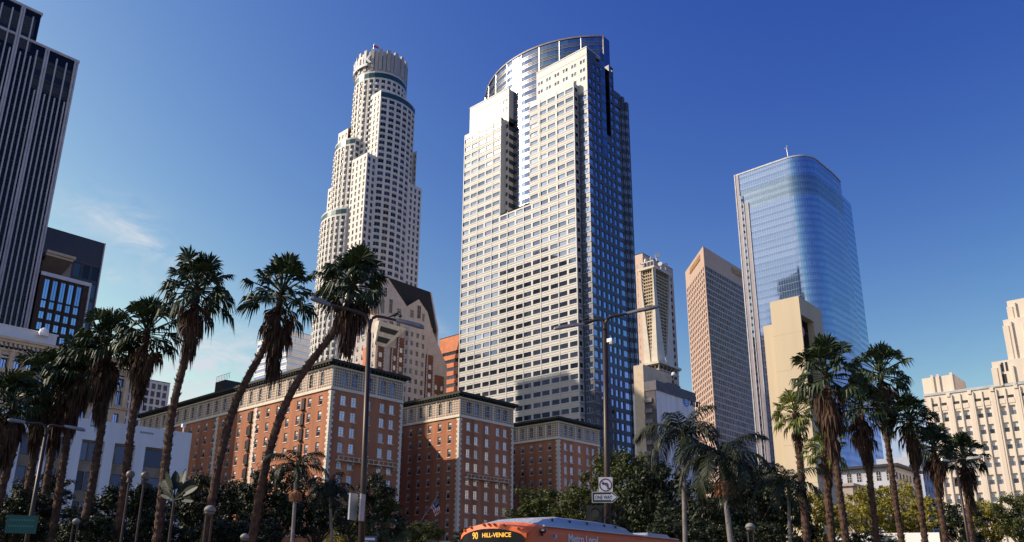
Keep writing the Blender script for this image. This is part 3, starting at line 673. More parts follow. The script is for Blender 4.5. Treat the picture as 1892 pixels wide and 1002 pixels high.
# ================================================================ brick hotel with three wings
def hotel():
    b = Bld('brick_hotel', 'red brick hotel with three wings, patterned stone top storey and dark cornice', (-180, 130, 0), M_['brick'], zvis=13); b.root['category'] = 'hotel'
    H = 46.; CB, CT = 39.9, 44.9; P = 3.42
    rows = floors_down(CB-.5, 6, P, .65, 2.75); arow = [(CB+1.1, CB+4.2)]
    crowns = [MB(), MB(), MB(), MB()]; corns = [MB(), MB(), MB(), MB()]; corn = corns[3]; crown = crowns[3]; trim = MB()
    BX = -165.
    wings = [(96.2, 116.3, -138.7, -233.5), (136., 156.4, -140., BX), (177.8, 198.2, -141.5, BX)]
    def quoins(x, y, dx, dy):  # alternate blocks at a corner, going down both walls
        z = 1.0; k = 0
        while z < CB-.6:
            l = .95 if k % 2 else .6
            trim.box(min(x, x+dx*l)-(.07 if dx < 0 else 0)*0, max(x, x+dx*l), y-.07 if dy > 0 else y-.002, y+.002 if dy > 0 else y+.07, z, z+.58)
            trim.box(x-.002, x+.07, min(y, y+dy*l)-(.07 if dy > 0 else 0), max(y, y+dy*l)+(.07 if dy < 0 else 0), z, z+.58)
            z += .62; k += 1
    for wi, (y0, y1, xe, xw) in enumerate(wings):
        # east end: pair, single, pair
        crown = crowns[wi]; corn = corns[wi]; Ly = y1-y0; ec = [(Ly*f-.72, Ly*f+.72) for f in (.165, .305, .50, .70, .84)]
        b.facade((xe, y0), (xe, y1), 0, CB, ec, rows, ST['sash2'], .22)
        b.facade((xe, y0), (xe, y1), CB, CT, [(a-.05, c+.05) for a, c in ec], arow, ST['arch'], .24, mb=crown)
        L = xe-xw; n = 6 if wi else 22
        sc = [(a, c) for a, c in reg(L, n, 1.35/(L/n), .8, 1.6)]
        if wi == 0:
            x1 = -137; fire = []
        b.facade((xw, y0), (xe, y0), 0, CB, sc, rows, ST['sash'], .22)
        b.facade((xw, y0), (xe, y0), CB, CT, sc, arow, ST['arch'], .24, mb=crown)
        b.plain((xe, y1), (xw, y1), 0, CT)
        quoins(xe, y0, -1, 1)
        z = 1.0; k = 0
        while z < CB-.6:
            l = .95 if k % 2 else .6; trim.box(xe-.002, xe+.07, y1-l, y1+.01, z, z+.58); z += .62; k += 1
        # belts
        for z0, z1, d in ((CB-.25, CB+.15, .3), (CB+.15, CB+.4, .18), (CT-.35, CT, .25)):
            trim.box(xw, xe+d, y0-d, y0-.002, z0, z1); trim.box(xe+.002, xe+d, y0-.001, y1+d, z0, z1); trim.box(xw, xe+d, y1+.002, y1+d, z0, z1)
        # pilaster strips on the patterned storey
        for a in [c[0]-.8 for c in sc[::1]]: trim.box(xw+a-.12, xw+a+.12, y0-.1, y0-.002, CB+.4, CT-.35)
        for a in (0.05, Ly*.4, Ly*.6, Ly-.3): trim.box(xe+.002, xe+.1, y0+a, y0+a+.25, CB+.4, CT-.35)
        # sills
        for za, zb in rows:
            for a, c in sc: trim.box(xw+a-.1, xw+c+.1, y0-.12, y0-.003, za-.2, za-.02)
            for a, c in ec: trim.box(xe+.003, xe+.12, y0+a-.1, y0+c+.1, za-.2, za-.02)
        # cornice with brackets
        ov = 1.25
        corn.box(xw, xe+ov, y0-ov, y1+ov, CT+.55, CT+.95); corn.box(xw, xe+ov-.25, y0-ov+.25, y1+ov-.25, CT+.951, CT+1.25); corn.box(xw, xe+.25, y0-.25, y1+.25, CT, CT+.549)
        k = xw
        while k < xe+.6: corn.box(k, k+.35, y0-1.05, y0-.25, CT+.1, CT+.549); k += 1.05
        k = y0
        while k < y1+.3: corn.box(xe+.25, xe+1.05, k, k+.35, CT+.1, CT+.549); k += 1.05
    # linking block behind the courts
    crown = crowns[3]; corn = corns[3]
    b.facade((BX, wings[0][1]), (BX, 136), 0, CB, reg(19.7, 5, .32, .8), rows, ST['sash2'], .22); b.facade((BX, 156.4), (BX, 177.8), 0, CB, reg(21.4, 5, .32, .8), rows, ST['sash2'], .22)
    b.facade((BX, wings[0][1]), (BX, 136), CB, CT, reg(19.7, 6, .4), arow, ST['arch'], .24, mb=crown); b.facade((BX, 156.4), (BX, 177.8), CB, CT, reg(21.4, 6, .4), arow, ST['arch'], .24, mb=crown)
    for ya, yb in ((117.6, 134.7), (157.7, 176.5)):
        corn.box(BX-20, BX+1.25, ya, yb, CT+.55, CT+1.2); trim.box(BX+.002, BX+.25, ya, yb, CB-.25, CB+.3)
    b.wmb.box(-233.5, BX-.5, 116.4, 198.2, 0, CT)
    # quoined break lines on the long south wall, balconies, penthouses
    for px_ in (473, 404): 
        x = xgl(px_, 760, 96.2)
        z = 1.; k = 0
        while z < CB: w = .75 if k % 2 else .45; trim.box(x-w, x+w, 96.2-.09, 96.2-.002, z, z+.6); z += .62; k += 1
    trim.box(xgl(411, 880, 96.2), xgl(445, 872, 96.2), 95.2, 96.19, 17.6, 17.9)
    def balcony(xe, ya, yb, z):
        bal = MB()
        bal.box(xe+.002, xe+1.1, ya, yb, z, z+.18); bal.box(xe+.95, xe+1.1, ya, yb, z+.95, z+1.08)
        n = 12
        for i in range(n+1):
            y = ya+(yb-ya-.14)*i/n; w = .14 if i % 4 else .3; bal.box(xe+.97, xe+1.08, y, min(y+w, yb), z+.18, z+.95)
        for i in range(5): y = ya+.4+(yb-ya-1)*i/4; bal.box(xe+.002, xe+.7, y, y+.22, z-.6, z)
        bal.build('stone_balcony', M_['cream'], b.root)
    for (y0, y1, xe, xw) in wings[:2]:
        zb = onX(623.5, 852, wings[0][2]).z
        balcony(xe, y0+2.2, y1-1.6, zb)
    pent = MB()
    xa, xb = xgl(455, 700, 110), xgl(531, 690, 110)
    pent.box(xa, xb, 108, 114, 46, 50.4, 0); pent.box(xgl(436, 700, 110), xa-.3, 104, 112, 46, 53, 1)
    xa, xb = xgl(356, 745, 104), xgl(430, 722, 104)
    pent.box(xa, xb-5, 103, 112, 46, 49.2, 0); pent.box(xb-5, xb, 103, 112, 46, 49.8, 2)
    for i in range(9):
        x = xgl(437, 700, 110)+i*.9; pent.tube([(x, 104, 53), (x, 104, 54.6)], .05, 4, 1)
    pent.tube([(xgl(437, 700, 110), 104, 54.6), (xgl(437, 700, 110)+7.5, 104, 54.6)], .05, 4, 1)
    pent.build('roof_penthouses', [M_['orange'], M_['dark'], M_['brick_dark']], b.root)
    for px_ in (461, 557):
        fe = MB()   # tall recessed windows drawn as dark boxes on the wall, with ledges
        x = xgl(px_, 800, 96.2)
        for za, zb in rows: fe.box(x-.55, x+.55, 95.9, 96.19, za-.3, zb+.2); fe.box(x-.8, x+.8, 95.5, 96.19, za-.42, za-.31)
        fe.build('dark_recess_panel', M_['dark'], b.root)
    trim.build('stone_trim', mat('pale_quoin_stone', (.74, .66, .55), .85, 0, .08), b.root)
    for c_ in crowns: c_.build('patterned_storey', M_['diaper'], b.root)
    for c_ in corns: c_.build('cornice', M_['roofgreen'], b.root)
    # ground-floor terrace with balustrade in front of the second wing
    tr = MB(); z = 9.2; x0 = xgl(764, 968, 134.5); tr.box(x0-8, -137, 128, 135.9, z-1.4, z-.2); tr.box(x0-8, -137, 127.8, 128.1, z+.75, z+1.0)
    tr.box(x0-8, -137, 128, 135.8, 0, z-1.4, 1)
    for i in range(50):
        x = x0-8+(.45)*i*1.15
        if x < -137.3: tr.box(x, x+(.18 if i % 8 else .7), 127.85, 128.05, z-.2, z+.75)
    tr.build('terrace', [M_['cream'], M_['brick_dark']], b.root)
    b.finish()
hotel()
# ================================================================ gabled stone and brick tower behind the hotel
def gabled():
    X = -280.; KZ = 280/243.; Z = lambda v: 1.7+(v-1.7)*KZ; b = Bld('gabled_tower', 'pink stone and brick tower with a steep black gabled roof', (-288, 236, 0), M_['pinkstone'], zvis=60)
    y = lambda px, py: ygl(px, py, X); z = lambda px, py: onX(px, py, X).z
    Y0, Y1 = y(700, 690), y(798, 640)
    w = b.wmb
    # front gables (thick slabs on a main block)
    G1 = [(y(686, 560), Z(104)), (y(752, 566), Z(104)), (y(752, 566), z(752, 566)), (y(716, 512), z(716, 512)), (y(686, 560), z(686, 556))]
    G2 = [(y(752, 566), Z(104)), (Y1-.6, Z(104)), (y(790, 577), z(790, 577)), (y(774, 553), z(774, 553)), (y(752, 566), z(752, 566))]
    for g in (G1, G2): w.slab([(X, a, c) for a, c in g], (1, 0, 0), 6)
    rows = floors_down(Z(104), 4, 4.0*KZ, 1.0, 3.4)
    yb0, yb1 = y(747, 640), y(787, 640)
    b.facade((X, y(696, 620)), (X, Y1), 0, Z(104), [], [], None)
    # octagonal bay
    bay = [(X, yb0-.4), (X+1.8, yb0+1.2), (X+1.8, yb1-1.6), (X, yb1)]
    for i in range(3):
        l = math.hypot(bay[i+1][0]-bay[i][0], bay[i+1][1]-bay[i][1])
        b.facade(bay[i], bay[i+1], 0, Z(101), reg(l, 1 if i != 1 else 3, .5 if i != 1 else .45), rows, ST['gw'], .3)
    w.poly([(p[0], p[1], Z(101)) for p in bay]); 
    # tall windows in the gables
    def gw(px, py, ww, hh, st): b.wins.append((Vector((X+.12, y(px, py), z(px, py))), math.pi/2, ww*1.5, hh*1.3, st, Vector((1, 0, 0))))
    frm = MB()
    for px, py, ww, hh in ((707, 566, 1.3, 5.4), (722, 566, 1.3, 5.4), (737, 577, 1.6, 2.8), (761, 580, 1.5, 3.0), (774, 577, 1.5, 5.2), (782, 587, 1.0, 3), (711, 598, 1.5, 1.8), (723, 598, 1.5, 1.8), (736, 600, 1.5, 1.8), (712, 540, 1.2, 3.5)):
        gw(px, py, ww, hh, ST['gw'])
    # brick flanks with stepped tops and quoins
    bk = MB(); 
    def flank(ya, yb, zt, th=.9):
        rr = [r for r in rows if r[1] < zt-.8]
        n = max(1, round((yb-ya)/3.6)); b.facade((X+th, ya), (X+th, yb), 0, zt, reg(yb-ya, n, .42), rr, ST['sash2'], .3, mb=bk)
        bk.poly([(X, ya, zt), (X+th, ya, zt), (X+th, yb, zt), (X, yb, zt)], 1)
        bk.poly([(X, ya, 0), (X+th, ya, 0), (X+th, ya, zt), (X, ya, zt)]); bk.poly([(X+th, yb, 0), (X, yb, 0), (X, yb, zt), (X+th, yb, zt)])
        zz = 30; k = 0
        while zz < zt-.5:
            l = .8 if k % 2 else .45
            for q, s_ in ((ya, 1), (yb, -1)): tr.box(X+th+.003, X+th+.08, min(q, q+s_*l), max(q, q+s_*l), zz, zz+.7)
            zz += .75; k += 1
    tr = MB()
    flank(y(733, 640), y(746.5, 640), Z(95.5)); flank(y(720, 680), y(733, 680)-.02, Z(90.3), .85); flank(y(692, 680), y(708, 680), Z(91.5), .8)
    flank(yb1+.05, y(800, 660), Z(91.5)); flank(y(800, 660)+.02, y(820, 700), Z(83.5), .85)
    # sloped shoulder
    w.slab([(X-.1, Y1-.5, 0), (X-.1, y(826, 680), 0), (X-.1, y(826, 680), z(825, 676)), (X-.1, Y1, z(797, 610)), (X-.1, Y1-.5, z(797, 610))], (1, 0, 0), 8)
    # cream sculpted prow with recessed slots
    pr = MB(); A, B_, C_ = y(692, 606), y(743.5, 607), y(711, 643); zt = Z(99.3)
    fl = [(X+3.2, A, zt), (X+3.2, B_, zt), (X+.8, C_, z(711, 643)), (X+.8, A, z(700, 640))]
    pr.poly(fl[::-1]); pr.poly([(X, A, zt), (X+3.2, A, zt), (X+3.2, B_, zt), (X, B_, zt)]); pr.poly([(X, B_, zt), (X+3.2, B_, zt), (X+.8, C_, z(711, 643)), (X, C_, z(711, 643))])
    pr.poly([(X, A, zt), (X, A, Z(88)), (X+.8, A, z(700, 640)), (X+3.2, A, zt)])
    pr.poly(fl)
    def slot(f0, f1, g0, g1):
        P = lambda u, v: Vector(fl[0])*(1-u)*(1-v)+Vector(fl[1])*u*(1-v)+Vector(fl[2])*u*v+Vector(fl[3])*(1-u)*v
        n = Vector((.06, 0, -.02)); pr.poly([P(f0, g0)+n, P(f1, g0)+n, P(f1, g1)+n, P(f0, g1)+n][::-1], 1); pr.poly([P(f0, g0)+n, P(f1, g0)+n, P(f1, g1)+n, P(f0, g1)+n], 1)
    slot(.1, .83, .2, .42); slot(.1, .8, .62, .85)
    pr.build('sculpted_prow', [mat('prow_stone', (.74, .66, .52), .8), M_['dark']], b.root)
    bk.build('brick_flank', [M_['brick_dark'], M_['pinkstone']], b.root); tr.build('quoins', M_['pinkstone'], b.root)
    # roof: ridge runs along y
    rf = MB(); RX, RZ = X-7, z(716, 512)+3.4; ya, yb = ygl(700, 540, X-7), ygl(797, 536, X-7)
    rf.poly([(X-1.0, ya, Z(103)), (X-1.0, yb, Z(103)), (RX, yb, RZ), (RX, ya, RZ)]); rf.poly([(RX, ya, RZ), (RX, yb, RZ), (RX-8, yb, Z(103)), (RX-8, ya, Z(103))])
    for g, apx in ((G1, G1[3]), (G2, G2[3])):   # cross-gable roofs
        l, r_ = g[4] if g is G1 else g[4], g[2]
        rf.poly([(X+.25, apx[0], apx[1]+.25), (RX, apx[0], apx[1]+.25), (RX, r_[0]+.1, r_[1]), (X+.25, r_[0]+.1, r_[1])][::1]); rf.poly([(X+.25, l[0]-.1, l[1]), (RX, l[0]-.1, l[1]), (RX, apx[0], apx[1]+.25), (X+.25, apx[0], apx[1]+.25)])
    rf.build('roof', M_['slate'], b.root)
    w.slab([(X-.5, yb+.05, Z(95)), (RX-8, yb+.05, Z(95)), (RX-8, yb+.05, Z(103)), (RX, yb+.05, RZ+.4), (X-.5, yb+.05, Z(104.5))], (0, 1, 0), .8)
    w.slab([(X-.5, ya-.05, Z(95)), (RX-8, ya-.05, Z(95)), (RX-8, ya-.05, Z(103)), (RX, ya-.05, RZ), (X-.5, ya-.05, Z(104.5))], (0, 1, 0), .8)
    # south flank seen between the palms
    b.facade((X-16, y(696, 620)), (X, y(696, 620)), 0, Z(96), reg(16, 4, .4), rows, ST['sash'], .25)
    w.box(X-16, X-.02, y(696, 620)+.4, Y1-.3, 0, Z(95.9))
    bk2 = MB(); zz = 40
    bk2.box(X-9, X-4.5, y(696, 620)-.5, y(696, 620)-.01, 0, Z(90)); bk2.box(X-15, X-12, y(696, 620)-.5, y(696, 620)-.01, 0, Z(84))
    bk2.build('brick_pier', M_['orange'], b.root)
    b.finish()
ST['gw'] = dict(id='gw', fw=.07, nx=2, nz=3, mats=[G_['dark'], M_['frame_w']], fd=.1)
gabled()
# ================================================================ black ribbed tower at the far left
def ribbed_tower():
    X = -331.; b = Bld('ribbed_tower', 'black skyscraper with pale vertical ribs and a stepped top at the left edge', (-344, 30, 0), G_['rib'], zvis=90); b.root['category'] = 'skyscraper'
    y = lambda px, py: ygl(px, py, X)
    zl = onX(145, 114, X).z; zh = onX(75, 25, X).z; yN = y(145, 114); yM = y(70, 60); y0 = -42.
    b.wmb.box(X-26, X, y0, yN, 0, zl-.8); b.wmb.box(X-8, X, y0, yM, zl-.8, zh-.8)
    cap = MB(); cap.box(X-26.4, X+.5, y0, yN+.4, zl-.79, zl+.3); cap.box(X-8.4, X+.5, y0, yM+.4, zh-.79, zh+.3)
    cap.build('parapet', M_['pilaster'], b.root)
    lv = MB()
    # measured line: low part corner pilaster, next pilaster 3 bays along
    yP = [yN-.9]; step = (yN - y(91, 95)) ; bay = step/3.
    zmech1 = onX(118, 190, X).z; zmech2 = onX(55, 105, X).z
    lv.box(X+.002, X+.12, yM+.5, yN-1.8, zmech1+1, zl-6); lv.box(X+.002, X+.12, y0, yM-1.5, zmech2+2, zh-4)
    lv.box(X+.1, X+.16, yM+.5, yN-1.8, zmech1+7, zmech1+9.5, 1); lv.box(X+.1, X+.16, y0, yM-1.5, zmech2+7, zmech2+9.5, 1)
    lv.build('louvre_panels', [M_['louver'], M_['black']], b.root)
    k = 0; yy = yN
    while yy > y0+2:
        high = yy < yM+.5; zt = zh if high else zl
        if k % 6 == 0:
            m = MB(); m.box(X+.01, X+1.0, yy-1.5, yy-.9, 0, zt-.8); m.box(X+.01, X+1.0, yy-.6, yy, 0, zt-.8); m.box(X+.01, X+.55, yy-.9, yy-.6, 0, zt-.8); m.build('pilaster', M_['pilaster'], b.root)
        elif k % 2 == 0:
            m = MB(); m.box(X+.01, X+.9, yy-.75, yy-.3, 0, zt-3.5); m.build('rib', M_['pilaster'], b.root)
        else:
            zz = (zmech2 if high else zmech1); m = MB(); m.box(X+.01, X+.9, yy-.75, yy-.3, 0, zz); m.build('rib', M_['pilaster'], b.root)
        yy -= bay/2; k += 1
    # storey joints in the glass
    fb = MB(); z = 8.
    while z < zl-8: fb.box(X+.01, X+.2, y0, yN-1.6, z, z+.5); z += 3.9
    fb.build('storey_bands', M_['dark'], b.root)
    b.wins = []; b.finish()
    # lower neighbour just outside the frame; it shades the hotel and the brick tower
    o = Bld('office_block', 'dark office block standing just left of the photo beside the ribbed tower', (-295, 22, 0), M_['tan'])
    for (x0, x1, h) in ((-322, -275, 152), (-275, -260, 131)):
        L = x1-x0; o.facade((x0, 13 if x1 < -270 else 13.0), (x1, 13), 0, h, reg(L, int(L/4), .6), floors(5, h-3, 4, 1, 3), ST['dark'], .2)
        o.facade((x1, 13), (x1, 30), 0 if x1 > -270 else 131, h, reg(17, 4, .6), floors(5, h-3, 4, 1, 3), ST['dark'], .2)
        o.plain((x1, 30), (x0, 30), 0, h); o.plain((x0, 30), (x0, 13), 0, h); o.wmb.poly([(x0, 13, h), (x1, 13, h), (x1, 30, h), (x0, 30, h)])
    o.zvis = 9999; o.finish()
ribbed_tower()
def left_group():
    # dark gridded slab behind the ribbed tower
    X = -366.; g = onX(193, 450, X); b = Bld('dark_slab_tower', 'dark blue-black gridded office slab behind the brown office building', (X-12, g.y-30, 0), mat('slab_panel', (.040, .042, .060), .4, 0, .15, .3), zvis=100)
    y1 = g.y; y0 = y1-46; zt = g.z; rows = floors_down(zt-12, 4, 8.2, .8, 7.3)
    b.facade((X, y0), (X, y1), 0, zt, reg(46, 12, .74), rows, ST['dark'], .25); b.plain((X, y1), (X-20, y1), 0, zt); b.plain((X-20, y0), (X, y0), 0, zt); b.wmb.box(X-20, X, y0, y1, zt-.3, zt)
    e = MB(); e.box(X-.3, X+.4, y1, y1+.5, 0, zt+.1); e.build('edge_trim', M_['pilaster'], b.root)
    fr = MB(); z = zt-12
    while z > 20: fr.box(X+.005, X+.15, y0, y1, z-.3, z+.3); z -= 8.2
    fr.build('storey_bands', mat('slab_bands', (.07, .07, .10), .5), b.root); b.finish()
    # brown brick office with tall blue windows, penthouse and flat canopy
    X = -333.; g = onX(165, 525, X); b = Bld('brown_office_building', 'brown brick office with blue windows, white parapet and canopied penthouse', (X-10, g.y-15, 0), M_['brick_bronze'], zvis=62)
    y1 = g.y; zt = g.z; ya = ygl(75, 507, X); pitch = abs(ygl(151, 540, X)-ygl(90, 525, X))/4.15
    ncol = 5; w = pitch*.62; cols = [(y1-1.9-pitch*(i+1)+pitch*.2, y1-1.9-pitch*(i+1)+pitch*.2+w) for i in range(ncol)]; y0 = 90.5; cols = [c for c in cols if c[0] > y0+1]; cols = sorted([(a-y0, c-y0) for a, c in cols])
    zz = lambda px, py: onX(px, py, X).z
    P = 4.5; tall = [(zt-1.9-2*P+.3, zt-2.2)]; rows = floors_down(zt-1.6-2*P, 4, P, .55, 3.65)
    b.facade((X, y0), (X, y1), 0, zt, cols, rows+tall, ST['blue'], .35); b.plain((X, y1), (X-22, y1), 0, zt); b.plain((X-22, y0), (X, y0), 0, zt); b.wmb.box(X-22, X, y0, y1, zt-.3, zt-.01)
    t = MB(); t.box(X-.5, X+.45, y0, y1+.2, zt-1.2, zt+.35); t.box(X-.3, X+.5, y1+.2, y1+.8, 0, zt+.3); t.build('white_parapet', M_['white'], b.root)
    pier = MB()
    for a, c in cols: pier.box(X+.01, X+.35, y0+c+.35, y0+c+pitch-w-.35, 0, zt-1.21)
    pier.build('brick_piers', M_['brick_bronze'], b.root)
    ph = MB(); XP = X-3; p1 = onX(130, 488, XP); ph.box(XP-12, XP, y0+.1, ygl(131, 500, XP), zt-.01, onX(128, 487, XP).z, 0)
    ca = onX(142, 470, XP+6); ph.box(XP-14, XP+6, y0, ca.y, ca.z-2.4, ca.z-1.3, 1); ph.box(XP-14, XP+5.3, y0, ca.y-.7, ca.z-3.4, ca.z-2.401, 1)
    ph.build('penthouse', [mat('penthouse_stone', (.34, .29, .25), .85), M_['cream']], b.root)
    cn = MB(); cn.poly([(XP-10, y0, ca.z-3.41), (XP+5.2, y0, ca.z-3.41), (XP+5.2, ca.y-.8, ca.z-3.41), (XP, ygl(116, 488, XP), ca.z-9), (XP-10, ygl(116, 488, XP), ca.z-9)]); cn.poly([(XP+5.2, y0, ca.z-3.42), (XP+5.2, ca.y-.8, ca.z-3.42), (XP, ygl(116, 488, XP), ca.z-9), (XP, y0, ca.z-9)]); cn.build('canopy_soffit', mat('soffit', (.16, .12, .10), .8), b.root)
    b.finish()
    # beaux-arts block
    X = -171.; zt = onX(105, 637, X).z; b = Bld('stone_office_building', 'cream classical stone building with columns and bracketed cornice behind the palms', (X-15, 45, 0), M_['cream'], zvis=17)
    yN = ygl(241, 710, X); y0 = 8.; L = yN-y0
    pp = abs(ygl(30, 670, X)-ygl(7, 663, X)); n = int(L/ (pp)); cols = reg(L, n, .52, .8)
    zc = lambda px, py: onX(px, py, X).z
    r = [(zc(10, 680), zc(10, 655)), (zc(10, 716), zc(10, 688))]; zz = zc(225, 760)
    low = floors_down(r[1][0]-1.2, 4, 4.2, .7, 3.1)
    b.facade((X, y0), (X, yN), 0, zt-2.2, cols, low+[r[1], r[0]], ST['blue'], .7); b.plain((X, yN), (X-30, yN), 0, zt-2.2); b.plain((X-30, y0), (X, y0), 0, zt); b.wmb.box(X-30, X, y0, yN, zt-2.6, zt-2.21)
    t = MB(); 
    for z0, z1, d in ((zt-3.2, zt-2.8, .3), (zt-1.7, zt-1.2, 1.4), (zt-1.2, zt-.7, 1.9), (r[1][0]-1.0, r[1][0]-.6, .5), (r[1][0]-4.6, r[1][0]-4.2, .4), (zt-4.6, zt-4.3, .15)):
        t.box(X-.3, X+d, y0, yN+d, z0, z1)
    yy = y0
    while yy < yN+1: t.box(X+.001, X+1.2, yy, yy+.35, zt-2.3, zt-1.71); t.box(X+.001, X+.45, yy+.1, yy+.28, zt-2.79, zt-2.5); yy += .8
    for i in range(n+1):
        yc = y0+.8+(L-1.6)*i/n; wd = .3 if i % 2 else .55
        t.tube([(X+.35, yc, r[1][0]-.6), (X+.35, yc, r[0][1]+.6)], wd*.9, 8); t.box(X+.01, X+.9, yc-wd, yc+wd, r[0][1]+.6, r[0][1]+1.0)
    t.build('cornice_and_columns', M_['cream'], b.root)
    a = MB(); za = onX(0, 600, X-4).z; yr = ygl(105, 626, X-4); a.box(X-20, X-4, y0, yr, zt-2.3, za, 0); a.box(X-20.2, X-3.8, y0, yr+.2, za, za+.25, 0)
    a.lathe((X-3, ygl(82, 610, X-3), za-.8), [(.9, 0), (1.0, .5), (.8, 1.3), (.3, 1.7), (0, 1.75)], 10, 0)
    a.build('roof_storey', M_['white'], b.root)
    dm = MB(); dm.lathe((X+6, ygl(215, 795, X+6), 0), [(6, 0), (6, 15.2), (5.4, 16.8), (3.8, 18.2), (1.5, 19.1), (0, 19.3)], 16); 
    b.finish()
    # white modern block with deep piers
    X = -117.; zt = onX(350, 800, X).z; yN = ygl(355, 801, X); b = Bld('white_pier_building', 'low white modern building with broad piers and dark windows behind the palm trunks', (X-15, 35, 0), M_['whiteblock'], zvis=3)
    zb = onX(200, 822, X).z; y0 = 2.
    # dark recess between piers
    XP = X-.55
    # piers measured from the photo at y=850
    cp = [24, 84, 147, 210, 272]; cw = 2.35
    py_ = 870
    ed = [(ygl(a-13, py_, X), ygl(a+13, py_, X)) for a in cp]
    last = (ygl(268, 850, X), ygl(276, 850, X))
    b.wmb.box(X-25, X, y0, yN, zt-2.9, zt); b.wmb.box(X-25, X, ygl(306, 855, X), yN, 0, zt-2.901)
    piers = [(ygl(a, 870, X), ygl(c, 870, X)) for a, c in ((8, 31), (62, 83), (119, 146), (183, 208), (248, 272))]
    for a, c in piers[:4]+[(ygl(244, 850, X), ygl(269, 850, X))]:
        b.wmb.box(XP-.2, X-.001, a+.12*(c-a), c-.12*(c-a), 0, zt-2.901)
    yy = piers[0][0]
    while yy > y0: yy -= (piers[2][0]-piers[1][0]); b.wmb.box(XP-.2, X-.001, yy, yy+1.7, 0, zt-2.901)
    j = MB()
    for k in range(7): yk = y0+4+(yN-y0-6)*k/7; j.box(X+.001, X+.04, yk+1, yk+3, zt-1.0, zt-.75)
    for k in range(10): z = 1+k*2.1; 
    j.build('roof_vents', mat('vent_grille', (.35, .33, .36), .7), b.root)
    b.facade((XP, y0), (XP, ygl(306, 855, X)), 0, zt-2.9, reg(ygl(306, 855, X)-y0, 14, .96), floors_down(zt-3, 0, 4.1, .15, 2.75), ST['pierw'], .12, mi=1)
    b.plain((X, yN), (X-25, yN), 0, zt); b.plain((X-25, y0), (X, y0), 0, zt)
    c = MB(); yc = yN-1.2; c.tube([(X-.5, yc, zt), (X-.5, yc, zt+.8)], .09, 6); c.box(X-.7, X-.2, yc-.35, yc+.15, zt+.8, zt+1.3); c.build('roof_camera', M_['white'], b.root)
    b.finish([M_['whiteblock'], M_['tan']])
    # far white grid block
    X = -372.; g = onX(315, 708, X); b = Bld('white_grid_building', 'distant white office block with a square grid of dark windows', (X-10, g.y-20, 0), M_['white'], zvis=60)
    y1 = g.y; y0 = y1-44; zt = g.z; b.facade((X, y0), (X, y1), 0, zt, reg(44, 15, .64, .8), floors_down(zt-1.3, 4, 3.7, .4, 3.0), ST['dark'], .4)
    b.plain((X, y1), (X-22, y1), 0, zt); b.plain((X-22, y0), (X, y0), 0, zt); b.wmb.box(X-22, X, y0, y1, zt-.4, zt-.02); b.finish()
    # striped glass block behind the hotel
    g = onZ(533, 634, 128); b = Bld('striped_office_tower', 'white and blue banded office tower between the leaning palm trunks', (g.x-15, g.y+15, 0), M_['white'], zvis=95)
    zt = 128+8; rows = floors_down(zt-3, 4, 4.0, .2, 1.9)
    w2 = ygl(565, 650, g.x)-g.y
    b.facade((g.x-34, g.y), (g.x, g.y), 0, zt, [(.3, 33.7)], rows, ST['blueband'], .25); b.facade((g.x, g.y), (g.x, g.y+28), 0, zt, [(.3, 27.7)], rows, ST['blueband'], .25)
    b.wmb.box(g.x-34, g.x, g.y, g.y+28, zt-.3, zt-.02); b.plain((g.x, g.y+28), (g.x-34, g.y+28), 0, zt); b.plain((g.x-34, g.y+28), (g.x-34, g.y), 0, zt)
    t = MB()
    for za, zb2 in rows: t.box(g.x-34, g.x+.12, g.y-.12, g.y-.001, za-1.05, za-.9)
    t.build('panel_joints', M_['frame_m'], b.root); b.finish()
    # orange banded block
    X = -280.; g0 = onX(815, 626, X); b = Bld('orange_banded_building', 'orange brick office block with black window bands left of the granite tower', (X-12, 268, 0), M_['orange'], zvis=70)
    yA = 269.; xa, xb = xgl(812, 628, yA), xgl(868, 616, yA); zt = onY(815, 626, yA).z
    b.facade((xa, yA), (xb, yA), 0, zt, [(2.6, xb-xa-1)], floors_down(zt-7.5, 4, 4.3, 1.0, 2.9), ST['slitw'], .4); b.plain((xb, yA), (xb, yA+25), 0, zt); b.plain((xb, yA+25), (xa, yA+25), 0, zt); b.plain((xa, yA+25), (xa, yA), 0, zt); b.wmb.box(xa, xb, yA, yA+25, zt-.4, zt-.02)
    b.finish()
ST['pierw'] = dict(id='pierw', fw=.06, nx=1, mats=[G_['dark'], M_['frame_d']])
ST['slitw'] = dict(id='slitw', fw=.12, nx=8, mats=[G_['dark'], M_['frame_d']])
left_group()
